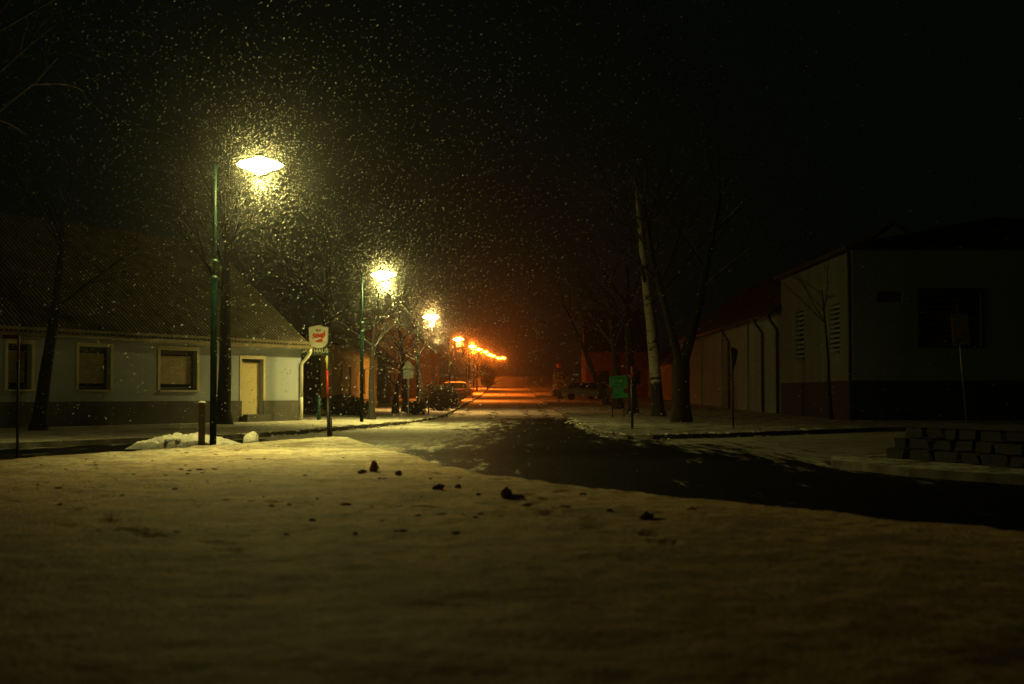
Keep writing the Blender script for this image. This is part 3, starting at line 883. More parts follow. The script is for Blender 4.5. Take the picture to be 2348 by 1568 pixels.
tree('forked_tree', 'thick dark tree forking low, before the barn wall', (px(1562, 50.3), 50.3, 0), 6, .29, (0, 0), 62, .5, (8, 6, 5, 3), .8, forks=(1.95, ((-.28, .1, 6.5, .17), (.30, 0, 6.5, .20))))
tree('bare_tree', 'dark straight tree left of the white birch trunk', (px(1450, 70), 70, 0), 7, .25, (0, 0), 63, .5, (9, 6, 5, 3), .8)
tree('leaning_tree', 'dark tree leaning towards the street beside the silver car', (px(1392, 96), 96, zg(96)), 7, .22, (-.36, 0), 64, .3, (9, 6, 5, 3), .8)
tree('bare_tree', 'dark tree trunk directly behind the green notice board', (px(1416, 84), 84, zg(84)), 7, .29, (0, 0), 65, .5, (9, 6, 5, 3), .8)
tree('shadow_tree', 'slender leaning tree added for a branch shadow on the tall hall wall', (px(1906, 55.5), 55.5, 0), 4.6, .075, (-.10, .02), 66, .4, (6, 5, 4, 2), .7, wob=.05)  # tree added in place of a branch shadow on the wall


def leafy(name, label, loc, rx, ry, rz, n, m, seed, stem=.3, cat='shrub', base=0.0, leaf=.07, shape='ball', twigs=0):
    r = random.Random(seed); t = thing(name, label, cat, loc)
    s = MB()
    for k in range(7 if not stem > .31 else 1):
        a = r.uniform(0, 6.28)
        s.tube([(0, 0, -.1), (math.cos(a) * rx * .3, math.sin(a) * ry * .3, base + rz * .6), (math.cos(a) * rx * .6, math.sin(a) * ry * .6, base + rz * 1.4)], [.05, .03, .012], 5)
    s.build('stem', M['bark'], t, fix=False)
    f = MB()
    clumps = [Vector((r.gauss(0, .45), r.gauss(0, .45), r.uniform(-.75, .8))) for _ in range(36)]
    for _ in range(n):
        c = r.choice(clumps); p = c + Vector((r.gauss(0, .2), r.gauss(0, .2), r.gauss(0, .16)))
        if p.length > 1.08: p = p.normalized() * r.uniform(.8, 1.06)
        if shape == 'cone': p.x *= (1 - p.z) * .62 + .12; p.y *= (1 - p.z) * .62 + .12
        c0 = Vector((p.x * rx, p.y * ry, base + rz + p.z * rz))
        a = Vector((r.gauss(0, 1), r.gauss(0, 1), r.gauss(0, 1))).normalized(); b = a.orthogonal().normalized()
        l = leaf * r.uniform(.6, 1.6)
        f.add([c0 - a * l, c0 + b * l * .4, c0 + a * l, c0 - b * l * .4], [(0, 1, 2, 3)])
    for _ in range(twigs):
        a = r.uniform(0, 6.28); q = r.random() ** .5
        e = Vector((math.cos(a) * rx * q * 1.1, math.sin(a) * ry * q * 1.1, base + rz * 2 * math.sqrt(max(.05, 1 - q * q * .8)) * r.uniform(.7, 1.1)))
        mid = Vector((e.x * .45, e.y * .45, e.z * .6)) + Vector((r.gauss(0, .05), r.gauss(0, .05), 0))
        f.tube([(0, 0, 0), mid, e], [.008, .007, .003], 3, cap=False)
    f.build('crown', m, t, fix=False)
    return t


leafy('leafless_shrub', 'broad twiggy shrub at the kerb in front of the snow topped car', (px(1022, 77) - .3, 77.6, zg(77)), 1.15, 1.0, .80, 5200, M['shrub'], 71, leaf=.06, twigs=500)
leafy('clipped_evergreen', 'round evergreen bush at the left kerb under the orange lamps', (px(1117, 190), 190, zg(190)), .95, .95, 1.5, 4200, M['needles'], 72, base=.2, leaf=.10)
leafy('kerb_evergreen', 'dark upright evergreen behind the left end of the parked cars', (px(1283, 130), 130, zg(130)), .65, .65, 1.05, 3600, M['needles'], 73, base=.35, leaf=.08)
leafy('low_shrub', 'low scrubby shrub beside the foot of the triangular sign', (px(952, 66), 66, 0), .55, .5, .34, 1700, M['shrub'], 74, leaf=.05, twigs=120)
leafy('low_shrub', 'dark low shrub at the foot of the inn wall', (px(795, 63), 63, 0), 1.3, .8, .5, 3200, M['shrub'], 75, leaf=.06, twigs=200)


# ------------------------------------------------------------------ posts, stakes and signs
def post(name, label, cat, loc, parts, group=None, lean=(0, 0)):
    t = thing(name, label, cat, loc, 0, group)
    t.rotation_euler = (lean[0], lean[1], 0)
    for nm, z0, z1, r0, r1, m in parts:
        mb = MB(); mb.tube([(0, 0, z0), (0, 0, z1)], [r0, r1], 12); mb.build(nm, M[m], t)
    return t


wp = thing('wooden_post', 'square brown wooden post with snowy top beside the nearest street lamp', 'post', (px(463, 26.3), 26.3, 0), R(12))
mb = MB(); bm = bmesh.new(); bmesh.ops.create_cube(bm, size=1)
bmesh.ops.scale(bm, vec=(.125, .125, .88), verts=bm.verts[:]); bmesh.ops.translate(bm, vec=(0, 0, .40), verts=bm.verts[:])
bmesh.ops.bevel(bm, geom=bm.edges[:], offset=.012, segments=2, affect='EDGES')
mb.add([v.co.copy() for v in bm.verts], [[v.index for v in f.verts] for f in bm.faces]); bm.free()
mb.build('timber', M['wood'], wp)
mb = MB(); mb.lathe([(.075, 0), (.07, .015), (.045, .03), (.01, .036)], (0, 0, .842), 12); mb.build('snow_cap', M['snow_clean'], wp)

ss = post('snow_stake', 'snow stake banded yellow, red and black at the left verge corner', 'snow stake', (px(754, 31.6), 31.6, 0.06),
          [('black_section', -.05, .86, .036, .034, 'black_paint'), ('red_section', .86, 1.47, .030, .028, 'red_paint'), ('yellow_tip', 1.47, 1.80, .026, .024, 'yellow_paint'), ('clamp', .18, .22, .045, .045, 'dark_metal')],
          'snow stakes marking the kerbs', (0, R(-1.5)))
mb = MB(); mb.tube([(.055, 0, -.05), (.055, 0, .42)], [.026, .026], 10); mb.build('ground_stub', M['black_paint'], ss)
post('snow_stake', 'black snow stake on the right pavement corner before the dark trees', 'snow stake', (px(1449, 41.2), 41.2, 0),
     [('black_section', -.05, 1.5, .04, .036, 'black_paint'), ('red_section', 1.5, 1.8, .034, .032, 'red_paint')], 'snow stakes marking the kerbs')
post('snow_stake', 'thin snow stake left of the twiggy shrub', 'snow stake', (px(982, 68), 68, 0), [('black_section', -.05, .7, .03, .03, 'black_paint'), ('red_section', .7, 1.3, .03, .03, 'red_paint')], 'snow stakes marking the kerbs')
post('snow_stake', 'thin dark snow stake at the tail of the snow topped car', 'snow stake', (px(1084, 108), 108, zg(108)), [('black_section', -.05, .8, .03, .03, 'black_paint'), ('red_section', .8, 1.7, .03, .03, 'red_paint')], 'snow stakes marking the kerbs')
post('snow_stake', 'thin dark snow stake at the kerb left of the silver car', 'snow stake', (px(1281, 100), 100, zg(100)), [('black_section', -.05, 1.0, .03, .03, 'black_paint'), ('red_section', 1.0, 1.8, .03, .03, 'red_paint')], 'snow stakes marking the kerbs')
fs_ = post('leaning_stake', 'tall leaning stake with red tipped top plate at the far left edge', 'snow stake', (px(41, 23.2), 23.2, 0),
           [('shaft', -.1, 1.55, .022, .02, 'dark_metal'), ('red_section', 1.55, 1.95, .021, .02, 'old_red')], 'snow stakes marking the kerbs', (0, R(0)))
mb = MB(); mb.box((-.13, 0, 1.94), (.26, .012, .06)); mb.build('top_plate', M['old_red'], fs_)

post('utility_post', 'short stout green post beside the house downpipe', 'post', (px(731, 53.6), 53.6, 0), [('shaft', -.05, .92, .075, .075, 'green_paint'), ('cap', .92, .97, .085, .06, 'dark_metal')])

# pub sign
SY = 54.2
ps = thing('pub_sign', 'white shield shaped beer sign with red lettering over dark GASTHAUS board', 'sign', (px(754, SY), SY, 0))
mb = MB(); mb.tube([(0, .05, -.05), (0, .05, pz(740, SY))], [.05, .045], 10); mb.build('post', M['dark_metal'], ps)
sx0, sx1 = px(707, SY) - px(754, SY), px(752.5, SY) - px(754, SY)
szt, szb = pz(745.5, SY), pz(798.5, SY)
cx_, w2, hh = (sx0 + sx1) / 2, (sx1 - sx0) / 2, szt - szb
out = [(-1, .90), (-.55, .94), (0, 1.0), (.55, .94), (1, .90)]
k = 10
side = [(.93 + .07 * (z_ / .9 - .3), z_) for z_ in (.75, .6, .45)] + [(.93, .33)]
arc = [(.93 * math.cos(a_), .33 - .33 * math.sin(a_)) for a_ in [math.pi * i / 16 for i in range(1, 16)]]
left = [(-x_, z_) for x_, z_ in reversed(side)]
poly = [(cx_ + x_ * w2, szb + z_ * hh) for x_, z_ in out + side + arc + left]
mb = MB(); mb.prism(poly, -.07, .03, lambda a, b, d: Vector((a, d, b))); sh = mb.build('shield', M['sign_white'], ps)
mb = MB()
edge = [Vector((cx_ + (a - cx_) * 1.0, -.075, b)) for a, b in poly]; edge.append(edge[0])
mb.tube(edge, [.012] * len(edge), 5, cap=False); mb.build('rim', M['sign_grey'], sh)
text_mesh('lettering', 'Stiegl', .25, M['sign_red'], sh, (cx_ + .0, -.074, szb + hh * .56), (R(90), R(-13), 0), .25, .012, .004, .95)
mb = MB(); mb.prism([(cx_ - .16, szb + .24), (cx_ + .16, szb + .24), (cx_ + .16, szb + .38), (cx_ + .04, szb + .345)], -.079, -.072, lambda a, b, d: Vector((a, d, b))); mb.build('red_wedge', M['sign_red'], sh)
mb = MB()
for q in range(5):
    mb.lathe([(.001, 0), (.026, .001), (.026, .005), (.001, .006)], (cx_ + (q - 2) * .042, -.079, szb + hh * .80 + (.015 if q % 2 else 0)), 10, 'y')
mb.box((cx_, -.075, szb + hh * .80 - .035), (.2, .006, .02)); mb.build('crest', mat('crest grey', (.25, .22, .20), .6), sh)
mb = MB(); mb.lathe([(.001, 0), (.045, .001), (.045, .004), (.001, .006)], (cx_, -.084, szb + hh * .81), 14, 'y'); mb.build('crest_rosette', M['sign_red'], sh)
mb = MB(); mb.box((cx_, -.075, szb + hh * .725), (.18, .005, .012)); mb.build('rule', mat('rule grey', (.3, .3, .28), .6), sh)
bx0, bx1 = px(685, SY) - px(754, SY), .03
bz0, bz1 = pz(815.5, SY), pz(798.8, SY)
mb = MB(); mb.box(((bx0 + bx1) / 2, -.02, (bz0 + bz1) / 2), (bx1 - bx0, .08, bz1 - bz0)); bd = mb.build('name_board', M['sign_green'], ps)
text_mesh('lettering', 'GASTHAUS', .215, M['letter'], bd, ((bx0 + bx1) / 2 - .01, -.064, bz1 - .095), (R(90), 0, 0), 0, .004, .003, 1.0)
mb = MB(); r = random.Random(9); xx = (bx0 + bx1) / 2 - .33
while xx < (bx0 + bx1) / 2 + .33:
    l = r.uniform(.02, .05); mb.box((xx + l / 2, -.063, bz0 + .085), (l, .004, r.choice((.018, .024, .03)))); xx += l + r.choice((.008, .012, .03))
xx = (bx0 + bx1) / 2 - .27
while xx < (bx0 + bx1) / 2 + .27:
    l = r.uniform(.02, .05); mb.box((xx + l / 2, -.063, bz0 + .042), (l, .004, r.choice((.014, .02)))); xx += l + r.choice((.008, .012, .03))
mb.build('small_print', mat('dim lettering', (.3, .32, .22), .6), bd)
mb = MB(); mb.box(((bx0 + bx1) / 2, .0, bz1 + .025), (bx1 - bx0 + .04, .05, .03)); mb.build('bracket', M['dark_metal'], ps)

# triangular road sign, seen from behind
TY = 61.0
ts = thing('road_sign', 'grey back of a triangular road sign over a square plate on a thin pole', 'sign', (px(936, TY), TY, 0))
mb = MB(); mb.tube([(0, 0, -.05), (0, 0, pz(824, TY))], [.03, .03], 10); mb.build('pole', M['bright_metal'], ts)
za, zb = pz(826, TY), pz(847, TY)
mb = MB(); tw = .26
tri = [(-tw * 1.02, zb), (tw * 1.02, zb), (tw * .95, zb + .05), (.05, za - .01), (-.05, za - .01), (-tw * .95, zb + .05)]
mb.prism(tri, -.055, -.037, lambda a, b, d: Vector((a, d, b))); mb.build('triangle_plate', M['sign_grey'], ts)
mb = MB(); mb.prism([(-.22, pz(868, TY)), (.22, pz(868, TY)), (.22, zb - .03), (-.22, zb - .03)], -.055, -.037, lambda a, b, d: Vector((a, d, b))); mb.build('square_plate', M['sign_grey'], ts)
mb = MB()
for z_ in (zb + .12, zb - .12): mb.box((0, -.068, z_), (.12, .02, .03))
mb.build('clamp', M['bright_metal'], ts)

# green notice board
GY = 59.0
gs = thing('notice_board', 'green lettered board with wider bottom strip on two legs', 'sign', (px(1417, GY), GY, 0))
s_ = GY / F
for xx in (-13, 13):
    mb = MB(); mb.tube([(xx * s_, .04, -.05), (xx * s_, .04, pz(864, GY))], [.022, .022], 8); mb.build('leg', M['dark_metal'], gs)
mb = MB(); zt = pz(862, GY)
mb.prism([(-20 * s_, zt - 27 * s_), (20 * s_, zt - 28 * s_), (19 * s_, zt - .0), (13 * s_, zt + 2 * s_), (-20 * s_, zt - 1 * s_)], -.015, .015, lambda a, b, d: Vector((a, d, b))); b1 = mb.build('top_panel', M['notice_green'], gs)
mb = MB(); mb.prism([(-11 * s_, zt - 40 * s_), (13 * s_, zt - 39 * s_), (13 * s_, zt - 28.5 * s_), (-11 * s_, zt - 28 * s_)], -.013, .013, lambda a, b, d: Vector((a, d, b))); mb.build('middle_panel', mat('dull green board', (0, .2, .05), .6), gs)
mb = MB(); mb.prism([(-15.5 * s_, zt - 51 * s_), (22 * s_, zt - 49 * s_), (22 * s_, zt - 38.7 * s_), (-14 * s_, zt - 40.6 * s_)], -.018, .014, lambda a, b, d: Vector((a, d, b))); b3 = mb.build('bottom_panel', M['notice_green'], gs)
dk = mat('dark green lettering', (0, .06, .02), .7)
text_mesh('lettering', '0 41', .17, dk, b1, (3 * s_, -.018, zt - 16 * s_), (R(90), R(-2), 0), 0, .004, .002)
for yy, ws in ((5, (7, 5, 9, 6)), (23.5, (5, 8, 4, 7))):
    mb = MB(); xx = -17
    for w_ in ws: mb.box(((xx + w_ / 2) * s_, -.017, zt - yy * s_), (w_ * s_, .004, 3.2 * s_)); xx += w_ + 1.6
    mb.build('text_row', dk, b1)
text_mesh('lettering', 'SUGA', .13, dk, b3, (-3 * s_, -.021, zt - 45 * s_), (R(90), R(-2), 0), 0, .004, .002)

# wedge headed sign seen edge-on
WY = 43.0
ws = thing('turned_sign', 'thin dark pole with a tapered plate turned nearly edge on before the barn', 'sign', (px(1680, WY), WY, 0))
mb = MB(); mb.tube([(0, 0, -.05), (-.01, 0, pz(797, WY))], [.026, .026], 10); mb.build('pole', M['dark_metal'], ws)
mb = MB(); z1, z0 = pz(797, WY), pz(848, WY)
mb.prism([(-.06, z1), (.02, z1 + .01), (.15, z1 - .08), (.12, z1 - .3), (.02, z0), (-.03, z0)], -.05, -.03, lambda a, b, d: Vector((a, d, b))); mb.build('plate', M['dark_metal'], ws)

# parking sign on the right
RY = 45.5
rs = thing('parking_sign', 'pale rectangular sign with red ring on a tilted pole before the hall', 'sign', (px(2216, RY), RY, 0))
rs.rotation_euler = (0, R(-4.2), 0)
mb = MB(); mb.tube([(0, .03, -.05), (0, .03, pz(695, RY))], [.03, .03], 10); mb.build('pole', M['bright_metal'], rs)
z1, z0 = pz(719, RY), pz(791, RY); sw_ = .235; M['sign_white'] = mat('dull white enamel', (.26, .26, .22), .5)
mb = MB(); mb.prism([(-sw_, z0), (sw_, z0), (sw_, z1 - .03), (.03, z1 + .02), (-.03, z1 + .02), (-sw_, z1 - .03)], -.03, -.01, lambda a, b, d: Vector((a, d, b))); pl = mb.build('plate', M['sign_white'], rs)
mb = MB(); mb.prism([(sw_, z0), (sw_ + .07, z0), (sw_ + .07, z1 - .03), (sw_, z1 - .03)], -.025, .1, lambda a, b, d: Vector((a, d, b))); mb.build('side_fold', M['sign_white'], rs)
rc = Vector((-.02, -.033, z1 - .38)); ring = [rc + Vector((.17 * math.cos(a_), 0, .24 * math.sin(a_))) for a_ in [2 * math.pi * i / 28 for i in range(29)]]
mb = MB(); mb.tube(ring, [.022] * 29, 5, cap=False); mb.build('red_ring', M['sign_red'], pl)
mb = MB(); mb.prism([(-.16, z0 + .12), (.12, z0 + .12), (.12, z0 + .20), (.05, z0 + .20), (.05, z0 + .15), (-.16, z0 + .15)], -.035, -.031, lambda a, b, d: Vector((a, d, b))); mb.build('arrow_mark', M['dark_metal'], pl)

# small red sign up the street on the right
fr = thing('red_sign', 'small red round sign on a pole above the upright evergreen', 'sign', (px(1281, 128), 128, zg(128)))
mb = MB(); mb.tube([(0, 0, -.05), (0, 0, 3.1)], [.03, .03], 8); mb.build('pole', M['dark_metal'], fr)
mb = MB(); mb.lathe([(.001, -.01), (.24, -.008), (.24, .008), (.001, .01)], (0, -.05, 2.95), 20, 'y'); mb.build('disc', M['red_paint'], fr)


# ------------------------------------------------------------------ cars
def car(name, label, loc, rotz, paint, estate=False, snow=True):
    t = thing(name, label, 'car', loc, rotz, 'parked cars')
    L, W = 4.2, 1.72
    def arch(cx, r=.36, n=9): return [(cx + r * math.cos(a), .30 + r * math.sin(a)) for a in [math.pi - math.pi * i / n for i in range(n + 1)]]
    low = [(-2.08, .34), (-1.66, .26)] + arch(-1.27)[0:] + arch(1.30) + [(1.72, .24), (2.02, .32)]
    up = [(2.10, .50), (2.08, .66), (1.95, .78), (1.05, .93), (-1.75, .96), (-2.06, .90), (-2.12, .62)]
    mb = MB(); poly = low + up
    fn = lambda a, b, d: Vector((a, d * (1 - .05 * max(0, (abs(a) - 1.5))) * (1 - .10 * max(0, b - .75)), b))
    mb.prism(poly, -W / 2, W / 2, fn)
    bm = bmesh.new()
    vv = [bm.verts.new(v) for v in mb.v]
    for f in mb.f: bm.faces.new([vv[i] for i in f])
    bmesh.ops.recalc_face_normals(bm, faces=bm.faces[:])
    es = [e for e in bm.edges if len(e.link_faces) == 2 and (abs(e.link_faces[0].normal.y) > .9) != (abs(e.link_faces[1].normal.y) > .9) and e.verts[0].co.z > .45 and e.verts[1].co.z > .45]
    bmesh.ops.bevel(bm, geom=es, offset=.06, segments=3, affect='EDGES')
    bm.verts.index_update()
    mb = MB(); mb.add([v.co.copy() for v in bm.verts], [[v.index for v in f.verts] for f in bm.faces], False); bm.free()
    mb.build('body', paint, t)
    rear = -2.0 if estate else -1.85
    cab = [(1.02, .93), (.30, 1.38), (-.15, 1.46), (-1.25, 1.46 if estate else 1.43), (-1.85 if estate else -1.55, 1.36 if estate else 1.25), (rear, .95)]
    cn = lambda a, b, d: Vector((a, d * (1 - .32 * (b - .93) / .53), b))
    mb = MB(); mb.prism(cab, -W / 2 + .06, W / 2 - .06, cn); mb.build('cabin', paint, t)
    for sgn in (-1, 1):
        mb = MB(); wn_ = [(.86, .97), (.27, 1.33), (-.12, 1.39), (-1.2, 1.39), (-1.62, 1.3 if estate else 1.18), (-1.72, .99)]
        yy = sgn * (W / 2 - .055)
        mb.prism(wn_, yy, yy + sgn * .006, cn); mb.build('side_window', M['glass'], t)
    def face(i, j, nm, ins=.09):
        (a0, b0), (a1, b1) = cab[i], cab[j]
        q0 = (a0 + (a1 - a0) * ins, b0 + (b1 - b0) * ins); q1 = (a1 + (a0 - a1) * ins, b1 + (b0 - b1) * ins)
        nn = Vector((b1 - b0, 0, -(a1 - a0))).normalized()
        if nn.z < 0: nn = -nn
        vs = []
        for (a, b) in (q0, q1):
            for sgn in (-1, 1): vs.append(cn(a, b, sgn * (W / 2 - .14)) + nn * .005)
        m_ = MB(); m_.add(vs + [v - nn * .004 for v in vs], [(0, 1, 3, 2), (4, 6, 7, 5), (0, 4, 5, 1), (2, 3, 7, 6), (0, 2, 6, 4), (1, 5, 7, 3)]); m_.build(nm, M['glass'], t)
    face(0, 1, 'windscreen'); face(5, 4, 'rear_window')
    for wx in (-1.27, 1.30):
        for sgn in (-1, 1):
            m_ = MB(); m_.lathe([(.19, -.10), (.29, -.10), (.315, -.06), (.315, .06), (.29, .10), (.19, .10)], (wx, sgn * (W / 2 - .11), .315), 24, 'y'); w_ = m_.build('wheel', M['rubber'], t)
            m_ = MB(); m_.lathe([(.03, -.085), (.19, -.09), (.19, .09), (.03, .085)], (wx, sgn * (W / 2 - .10), .315), 16, 'y'); m_.build('rim', M['bright_metal'], w_)
    for sgn in (-1, 1):
        m_ = MB(); m_.box((2.05, sgn * .62, .66), (.12, .32, .14)); m_.build('headlight', M['lens'], t)
        m_ = MB(); m_.box((-2.09, sgn * .68, .78), (.10, .2, .26)); m_.build('tail_light', M['red_lens'], t)
        m_ = MB(); m_.box((.72, sgn * (W / 2 + .02), .99), (.12, .16, .12)); m_.build('mirror', paint, t)
    if snow:
        m_ = MB(); vs = []
        xs_ = [.2, -.1, -.5, -.9, -1.25, -1.6]
        for x_ in xs_:
            zt_ = 1.40 if x_ > .1 else (1.465 if x_ > -1.4 else 1.41)
            for yy in (-.52, -.3, 0, .3, .52): vs.append(Vector((x_, yy, zt_ + (.035 if abs(yy) < .5 else -.004) + .01 * rnd.random())))
        m_.add(vs, [(i * 5 + k, i * 5 + k + 1, (i + 1) * 5 + k + 1, (i + 1) * 5 + k) for i in range(5) for k in range(4)], True)
        m_.build('snow_layer', M['snow_clean'], t, fix=False)
    return t


car('parked_estate', 'dark estate car with snow on roof, tail towards the street behind shrub', (-5.5, 121, zg(121)), R(180), M['brown_car'], True)
car('parked_hatchback', 'silver hatchback parked side on beside the leaning tree', (px(1345, 118), 118, zg(118)), R(178), M['silver'])
car('parked_saloon', 'black car parked behind the silver hatchback', (px(1322, 123), 123.5, zg(123)), R(172), M['black_car'])


# ------------------------------------------------------------------ snow heap, lumps, clods
def lump(mb, c, r_, seed, sq=.75, sub=2, rough=.35):
    bm = bmesh.new(); bmesh.ops.create_icosphere(bm, subdivisions=sub, radius=1)
    vs = []
    for v in bm.verts:
        k_ = 1 + rough * mnoise.fractal(v.co * 1.6 + Vector((seed * 3.1, seed * 1.7, 0)), 1.0, 2.0, 4)
        vs.append(Vector((v.co.x * k_ * r_[0], v.co.y * k_ * r_[1], v.co.z * k_ * r_[2])) + Vector(c))
    mb.add(vs, [[v.index for v in f.verts] for f in bm.faces], True); bm.free()


mb = MB(); r = random.Random(14)
nx_, ny_ = 130, 60
hx0, hx1 = px(312, 28.2), px(556, 28.2)
vs = []
for j in range(ny_ + 1):
    for i in range(nx_ + 1):
        a_ = i / nx_; x_ = hx0 + (hx1 - hx0) * a_; y_ = 27.35 + 1.7 * j / ny_
        xd = 312 + 244 * a_
        env = max(0, 1 - ((xd - 425) / 112) ** 2) if xd < 470 else max(0, .84 - (xd - 470) / 95)
        env = env ** .7 * max(0, 1 - ((j / ny_ - .5) * 2) ** 2) ** .6
        q = Vector((x_, y_, 0))
        ds, _ = mnoise.voronoi(q * 4.2 + Vector((fbm(x_, y_, 3, 2) * .6, fbm(x_, y_, 3, 2, 5) * .6, 0)))
        d2, _ = mnoise.voronoi(q * 11.0)
        h_ = env * (.10 + .19 * math.sqrt(max(0, 1 - (ds[0] * 1.35) ** 2)) * (.7 + .6 * fbm(x_, y_, 1.6, 2, 8.0)) + .05 * max(0, 1 - d2[0] * 1.4) + .05 * fbm(x_, y_, 3.5, 5, 3.0))
        vs.append((x_, y_, h_ * .92 - .05 * (1 - min(1, env * 4))))
mb.add(vs, [(j * (nx_ + 1) + i, j * (nx_ + 1) + i + 1, (j + 1) * (nx_ + 1) + i + 1, (j + 1) * (nx_ + 1) + i) for j in range(ny_) for i in range(nx_)], True)
for i in range(46):
    xd = r.uniform(320, 548); Y = r.uniform(27.4, 28.6); k_ = r.uniform(.02, .06)
    lump(mb, (px(xd, Y), Y, k_ * .4 + .10 * max(0, 1 - ((xd - 425) / 100) ** 2)), (k_ * r.uniform(.9, 1.7), k_ * r.uniform(.9, 1.4), k_ * .8), i, rough=.9, sub=2)
tag(mb.build('snow_heap', M['snow_clean'], fix=False), 'lumpy heap of ploughed snow behind the wooden post and lamp', 'snow heap')
mb = MB(); lump(mb, (px(575, 29.0), 29.0, .07), (.17, .2, .14), 77); lump(mb, (px(580, 29.0), 29.0, .17), (.09, .09, .08), 78)
tag(mb.build('snow_lump', M['snow_clean'], fix=False), 'small rounded lump of snow right of the ploughed heap', 'snow lump')
CL = [(858, 1079, .13, .17, 'peaked dark clod standing highest among the clods on the snow'), (829, 1084, .15, .05, 'flat dark clod just left of the peaked clod'),
      (914, 1089, .12, .07, 'rounded dark clod just right of the peaked clod'), (1005, 1124, .14, .09, 'oval reddish brown clod left of the snow centre'),
      (1050, 1119, .09, .05, 'small dark clod right beside the oval reddish clod'), (1161, 1141, .15, .13, 'largest reddish brown clod with sloping tail in the snow'),
      (1205, 1161, .12, .03, 'low brown crumb below the largest clod'), (1293, 1165, .17, .03, 'long flat reddish clod between the two larger clods'),
      (1398, 1178, .07, .06, 'small reddish clod nearer the dark road edge'), (1482, 1194, .12, .09, 'rightmost reddish clod with a long low tail'),
      (1096, 1136, .06, .03, 'tiny brown crumb left of the largest clod'), (513, 1022, .09, .07, 'brown clod at the snow edge right of the lamp pole'),
      (635, 1026, .10, .04, 'flat brown clod below the small snow lump')]
for i, (xd, yd, w_, h_, lb) in enumerate(CL):
    p = gnd(xd, yd, 0.0); w_ *= .8; h_ *= .62
    mb = MB(); lump(mb, (0, 0, h_ * .3), (w_ * .5, w_ * .5, h_ * .8), i + 30, rough=.6)
    if i in (5, 9): lump(mb, (w_ * .8, -.05, h_ * .05), (w_ * .7, w_ * .3, h_ * .3), i + 60, rough=.6)
    if i == 0: lump(mb, (-.01, 0, h_ * .75), (w_ * .28, w_ * .28, h_ * .45), 91, rough=.5)
    o = mb.build('dirt_clod', M['clod'], fix=False); o.location = (p.x, p.y, 0.01)
    tag(o, lb, 'clod', 'frozen clods on the near snow')


mb = MB(); r = random.Random(41)
xy = []
while len(xy) < 520:
    Y = 10 + 20 * r.random() ** .9; x = r.uniform(-.40, .40) * Y
    if fbm(x, Y, .5, 3, 21.0) + r.gauss(0, .25) > .12: xy.append((x, Y))
P_ = np.array(xy); ok = sdist(P_, VERGE) > .5; zz = verge_z(P_)
for (x, Y), k_, z_ in zip(xy, ok, zz):
    if not k_: continue
    k_ = .006 + .022 * r.random() ** 2.5
    lump(mb, (x, Y, z_ + k_ * .15), (k_ * r.uniform(1, 2.2), k_ * r.uniform(.8, 1.5), k_ * .6), r.randint(0, 999), rough=.6, sub=1)
o = mb.build('dirt_crumbs', M['clod'], fix=False); o['kind'] = 'stuff'; o['label'] = 'small brown crumbs of dirt strewn over the near snow'


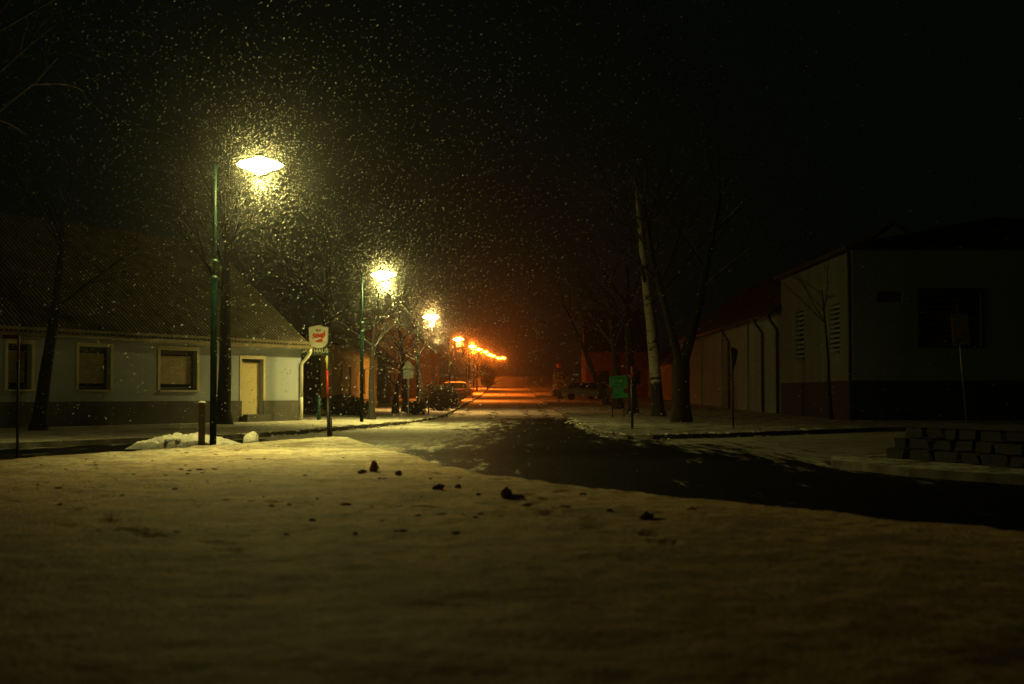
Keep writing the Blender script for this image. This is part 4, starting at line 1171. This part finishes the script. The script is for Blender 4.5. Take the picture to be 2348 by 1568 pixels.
# ------------------------------------------------------------------ falling snow
def falling():
    g = np.random.default_rng(7)
    tanx, tany0, tany1 = .46, -.16, .33
    pts = []
    heads = [np.array(h) for h, c in HEADS[:5]]; heads12 = [np.array(h) for h, c in HEADS]
    def frustum(n, y0, y1):
        Y = (g.random(n) * (y1 ** 3 - y0 ** 3) + y0 ** 3) ** (1 / 3)
        x = (g.random(n) * 2 - 1) * tanx * Y
        z = CAMZ + (tany0 + g.random(n) * (tany1 - tany0)) * Y
        return np.column_stack([x, Y, z])
    def vol(y0, y1): return (y1 ** 3 - y0 ** 3) / 3 * 2 * tanx * (tany1 - tany0)
    for (y0, y1, dens) in ((3, 12, 1.5), (12, 40, 4.0), (40, 70, 1.4), (70, 105, .4), (105, 140, .15)):
        p = frustum(int(vol(y0, y1) * dens), y0, y1)
        d = np.min([np.linalg.norm(p - h, axis=1) for h in heads], axis=0)
        keep = (p[:, 2] > .15) & (p[:, 2] < 13) & (g.random(len(p)) < np.clip(1.1 - d / 12, .07, 1))
        pts.append(p[keep])
    p = np.vstack(pts); n = len(p)
    big = g.random(n)
    r = np.clip(.00031 * p[:, 1], .0035, .02) * np.where(big < .75, .65 + .5 * g.random(n), 1.1 + .8 * g.random(n) ** 2)
    fine = []                                             # extra flakes added thickest at the lamps, standing in for their glow
    for hd in heads12:
        m_ = 3000 if hd[1] < 40 else (1500 if hd[1] < 100 else 450)
        q = g.normal(size=(m_, 3)); q /= np.linalg.norm(q, axis=1)[:, None]
        q = hd + q * (.3 + g.exponential(1.35, m_))[:, None]
        fine.append(q[q[:, 2] > .2])
        if hd[1] < 60:
            q = g.normal(size=(700, 3)); q /= np.linalg.norm(q, axis=1)[:, None]
            fine.append(hd + q * (.3 + g.exponential(.4, 700))[:, None])
    fine = np.vstack(fine); p = np.vstack([p, fine])
    r = np.concatenate([r, np.clip(.00019 * fine[:, 1], .003, .03) * (.6 + .8 * g.random(len(fine)))]); n = len(p)
    base = np.array([(1, 0, 0), (-1, 0, 0), (0, 1, 0), (0, -1, 0), (0, 0, 1.0), (0, 0, -1.0)], float)
    tri = np.array([(0, 2, 4), (2, 1, 4), (1, 3, 4), (3, 0, 4), (2, 0, 5), (1, 2, 5), (3, 1, 5), (0, 3, 5)])
    v = base[None] * (r[:, None, None]) * g.uniform(.6, 1.3, (n, 6, 1))
    # wind-slanted elongation of each flake clump
    sl = np.array([.55, 0, .45]); sl /= np.linalg.norm(sl)
    k = (v @ sl)[..., None] * sl * .8
    v = v + k + p[:, None, :]
    f = tri[None] + (np.arange(n) * 6)[:, None, None]
    me = bpy.data.meshes.new('falling_snow')
    nv, nf = n * 6, n * 8
    me.vertices.add(nv); me.vertices.foreach_set('co', v.reshape(-1).astype(np.float32))
    me.loops.add(nf * 3); me.loops.foreach_set('vertex_index', f.reshape(-1).astype(np.int32))
    me.polygons.add(nf); me.polygons.foreach_set('loop_start', (np.arange(nf) * 3).astype(np.int32))
    me.update(calc_edges=True)
    fm = bpy.data.materials.new('snowflake'); N, L = nodes_of(fm); b = N['Principled BSDF']
    b.inputs['Base Color'].default_value = (.75, .75, .73, 1); b.inputs['Roughness'].default_value = .7
    tr = N.new('ShaderNodeBsdfTranslucent'); tr.inputs[0].default_value = (.75, .75, .73, 1)
    ms = N.new('ShaderNodeMixShader'); ms.inputs[0].default_value = .5
    L.new(b.outputs[0], ms.inputs[1]); L.new(tr.outputs[0], ms.inputs[2]); L.new(ms.outputs[0], N['Material Output'].inputs[0])
    me.materials.append(fm)
    o = bpy.data.objects.new('falling_snow', me); COL.objects.link(o)
    o['kind'] = 'stuff'; o['label'] = 'falling snowflakes lit by the street lamps'
    print('flakes', n)


falling()

# ------------------------------------------------------------------ haze
mb = MB(); mb.box((0, 285, 16.8), (560, 720, 38.2))
hz = mb.build('haze', M['snow_clean']); hz.data.materials.clear()
hm = bpy.data.materials.new('snow haze'); N, L = nodes_of(hm); N.remove(N['Principled BSDF'])
pv = N.new('ShaderNodeVolumePrincipled'); pv.inputs['Color'].default_value = (.9, .9, .9, 1); pv.inputs['Density'].default_value = .0008; pv.inputs['Anisotropy'].default_value = .94
L.new(pv.outputs[0], N['Material Output'].inputs['Volume'])
hz.data.materials.append(hm); hz['kind'] = 'stuff'; hz['label'] = 'pale snowy night haze'

# ------------------------------------------------------------------ world, camera, render
w = bpy.data.worlds.new('World'); SC.world = w; w.use_nodes = True
bg = w.node_tree.nodes['Background']; bg.inputs[0].default_value = (.55, 1.0, .6, 1); bg.inputs[1].default_value = .0007
cam = bpy.data.cameras.new('camera'); cam.sensor_width = 36; cam.lens = F / 2347 * 36; cam.clip_start = .05; cam.clip_end = 2000
co = bpy.data.objects.new('camera', cam); COL.objects.link(co)
co.location = (0, 0, CAMZ); co.rotation_euler = (R(90) + PITCH, 0, 0)
cam.dof.use_dof = True; cam.dof.focus_distance = 40; cam.dof.aperture_fstop = 1.6
SC.camera = co
SC.view_settings.view_transform = 'Standard'; SC.view_settings.look = 'None'; SC.view_settings.exposure = 1.2; SC.view_settings.gamma = 1
SC.render.engine = 'CYCLES'
cy = SC.cycles
cy.use_denoising = True
cy.max_bounces = 4; cy.diffuse_bounces = 2; cy.glossy_bounces = 2; cy.volume_bounces = 0; cy.transparent_max_bounces = 4
cy.sample_clamp_indirect = 1
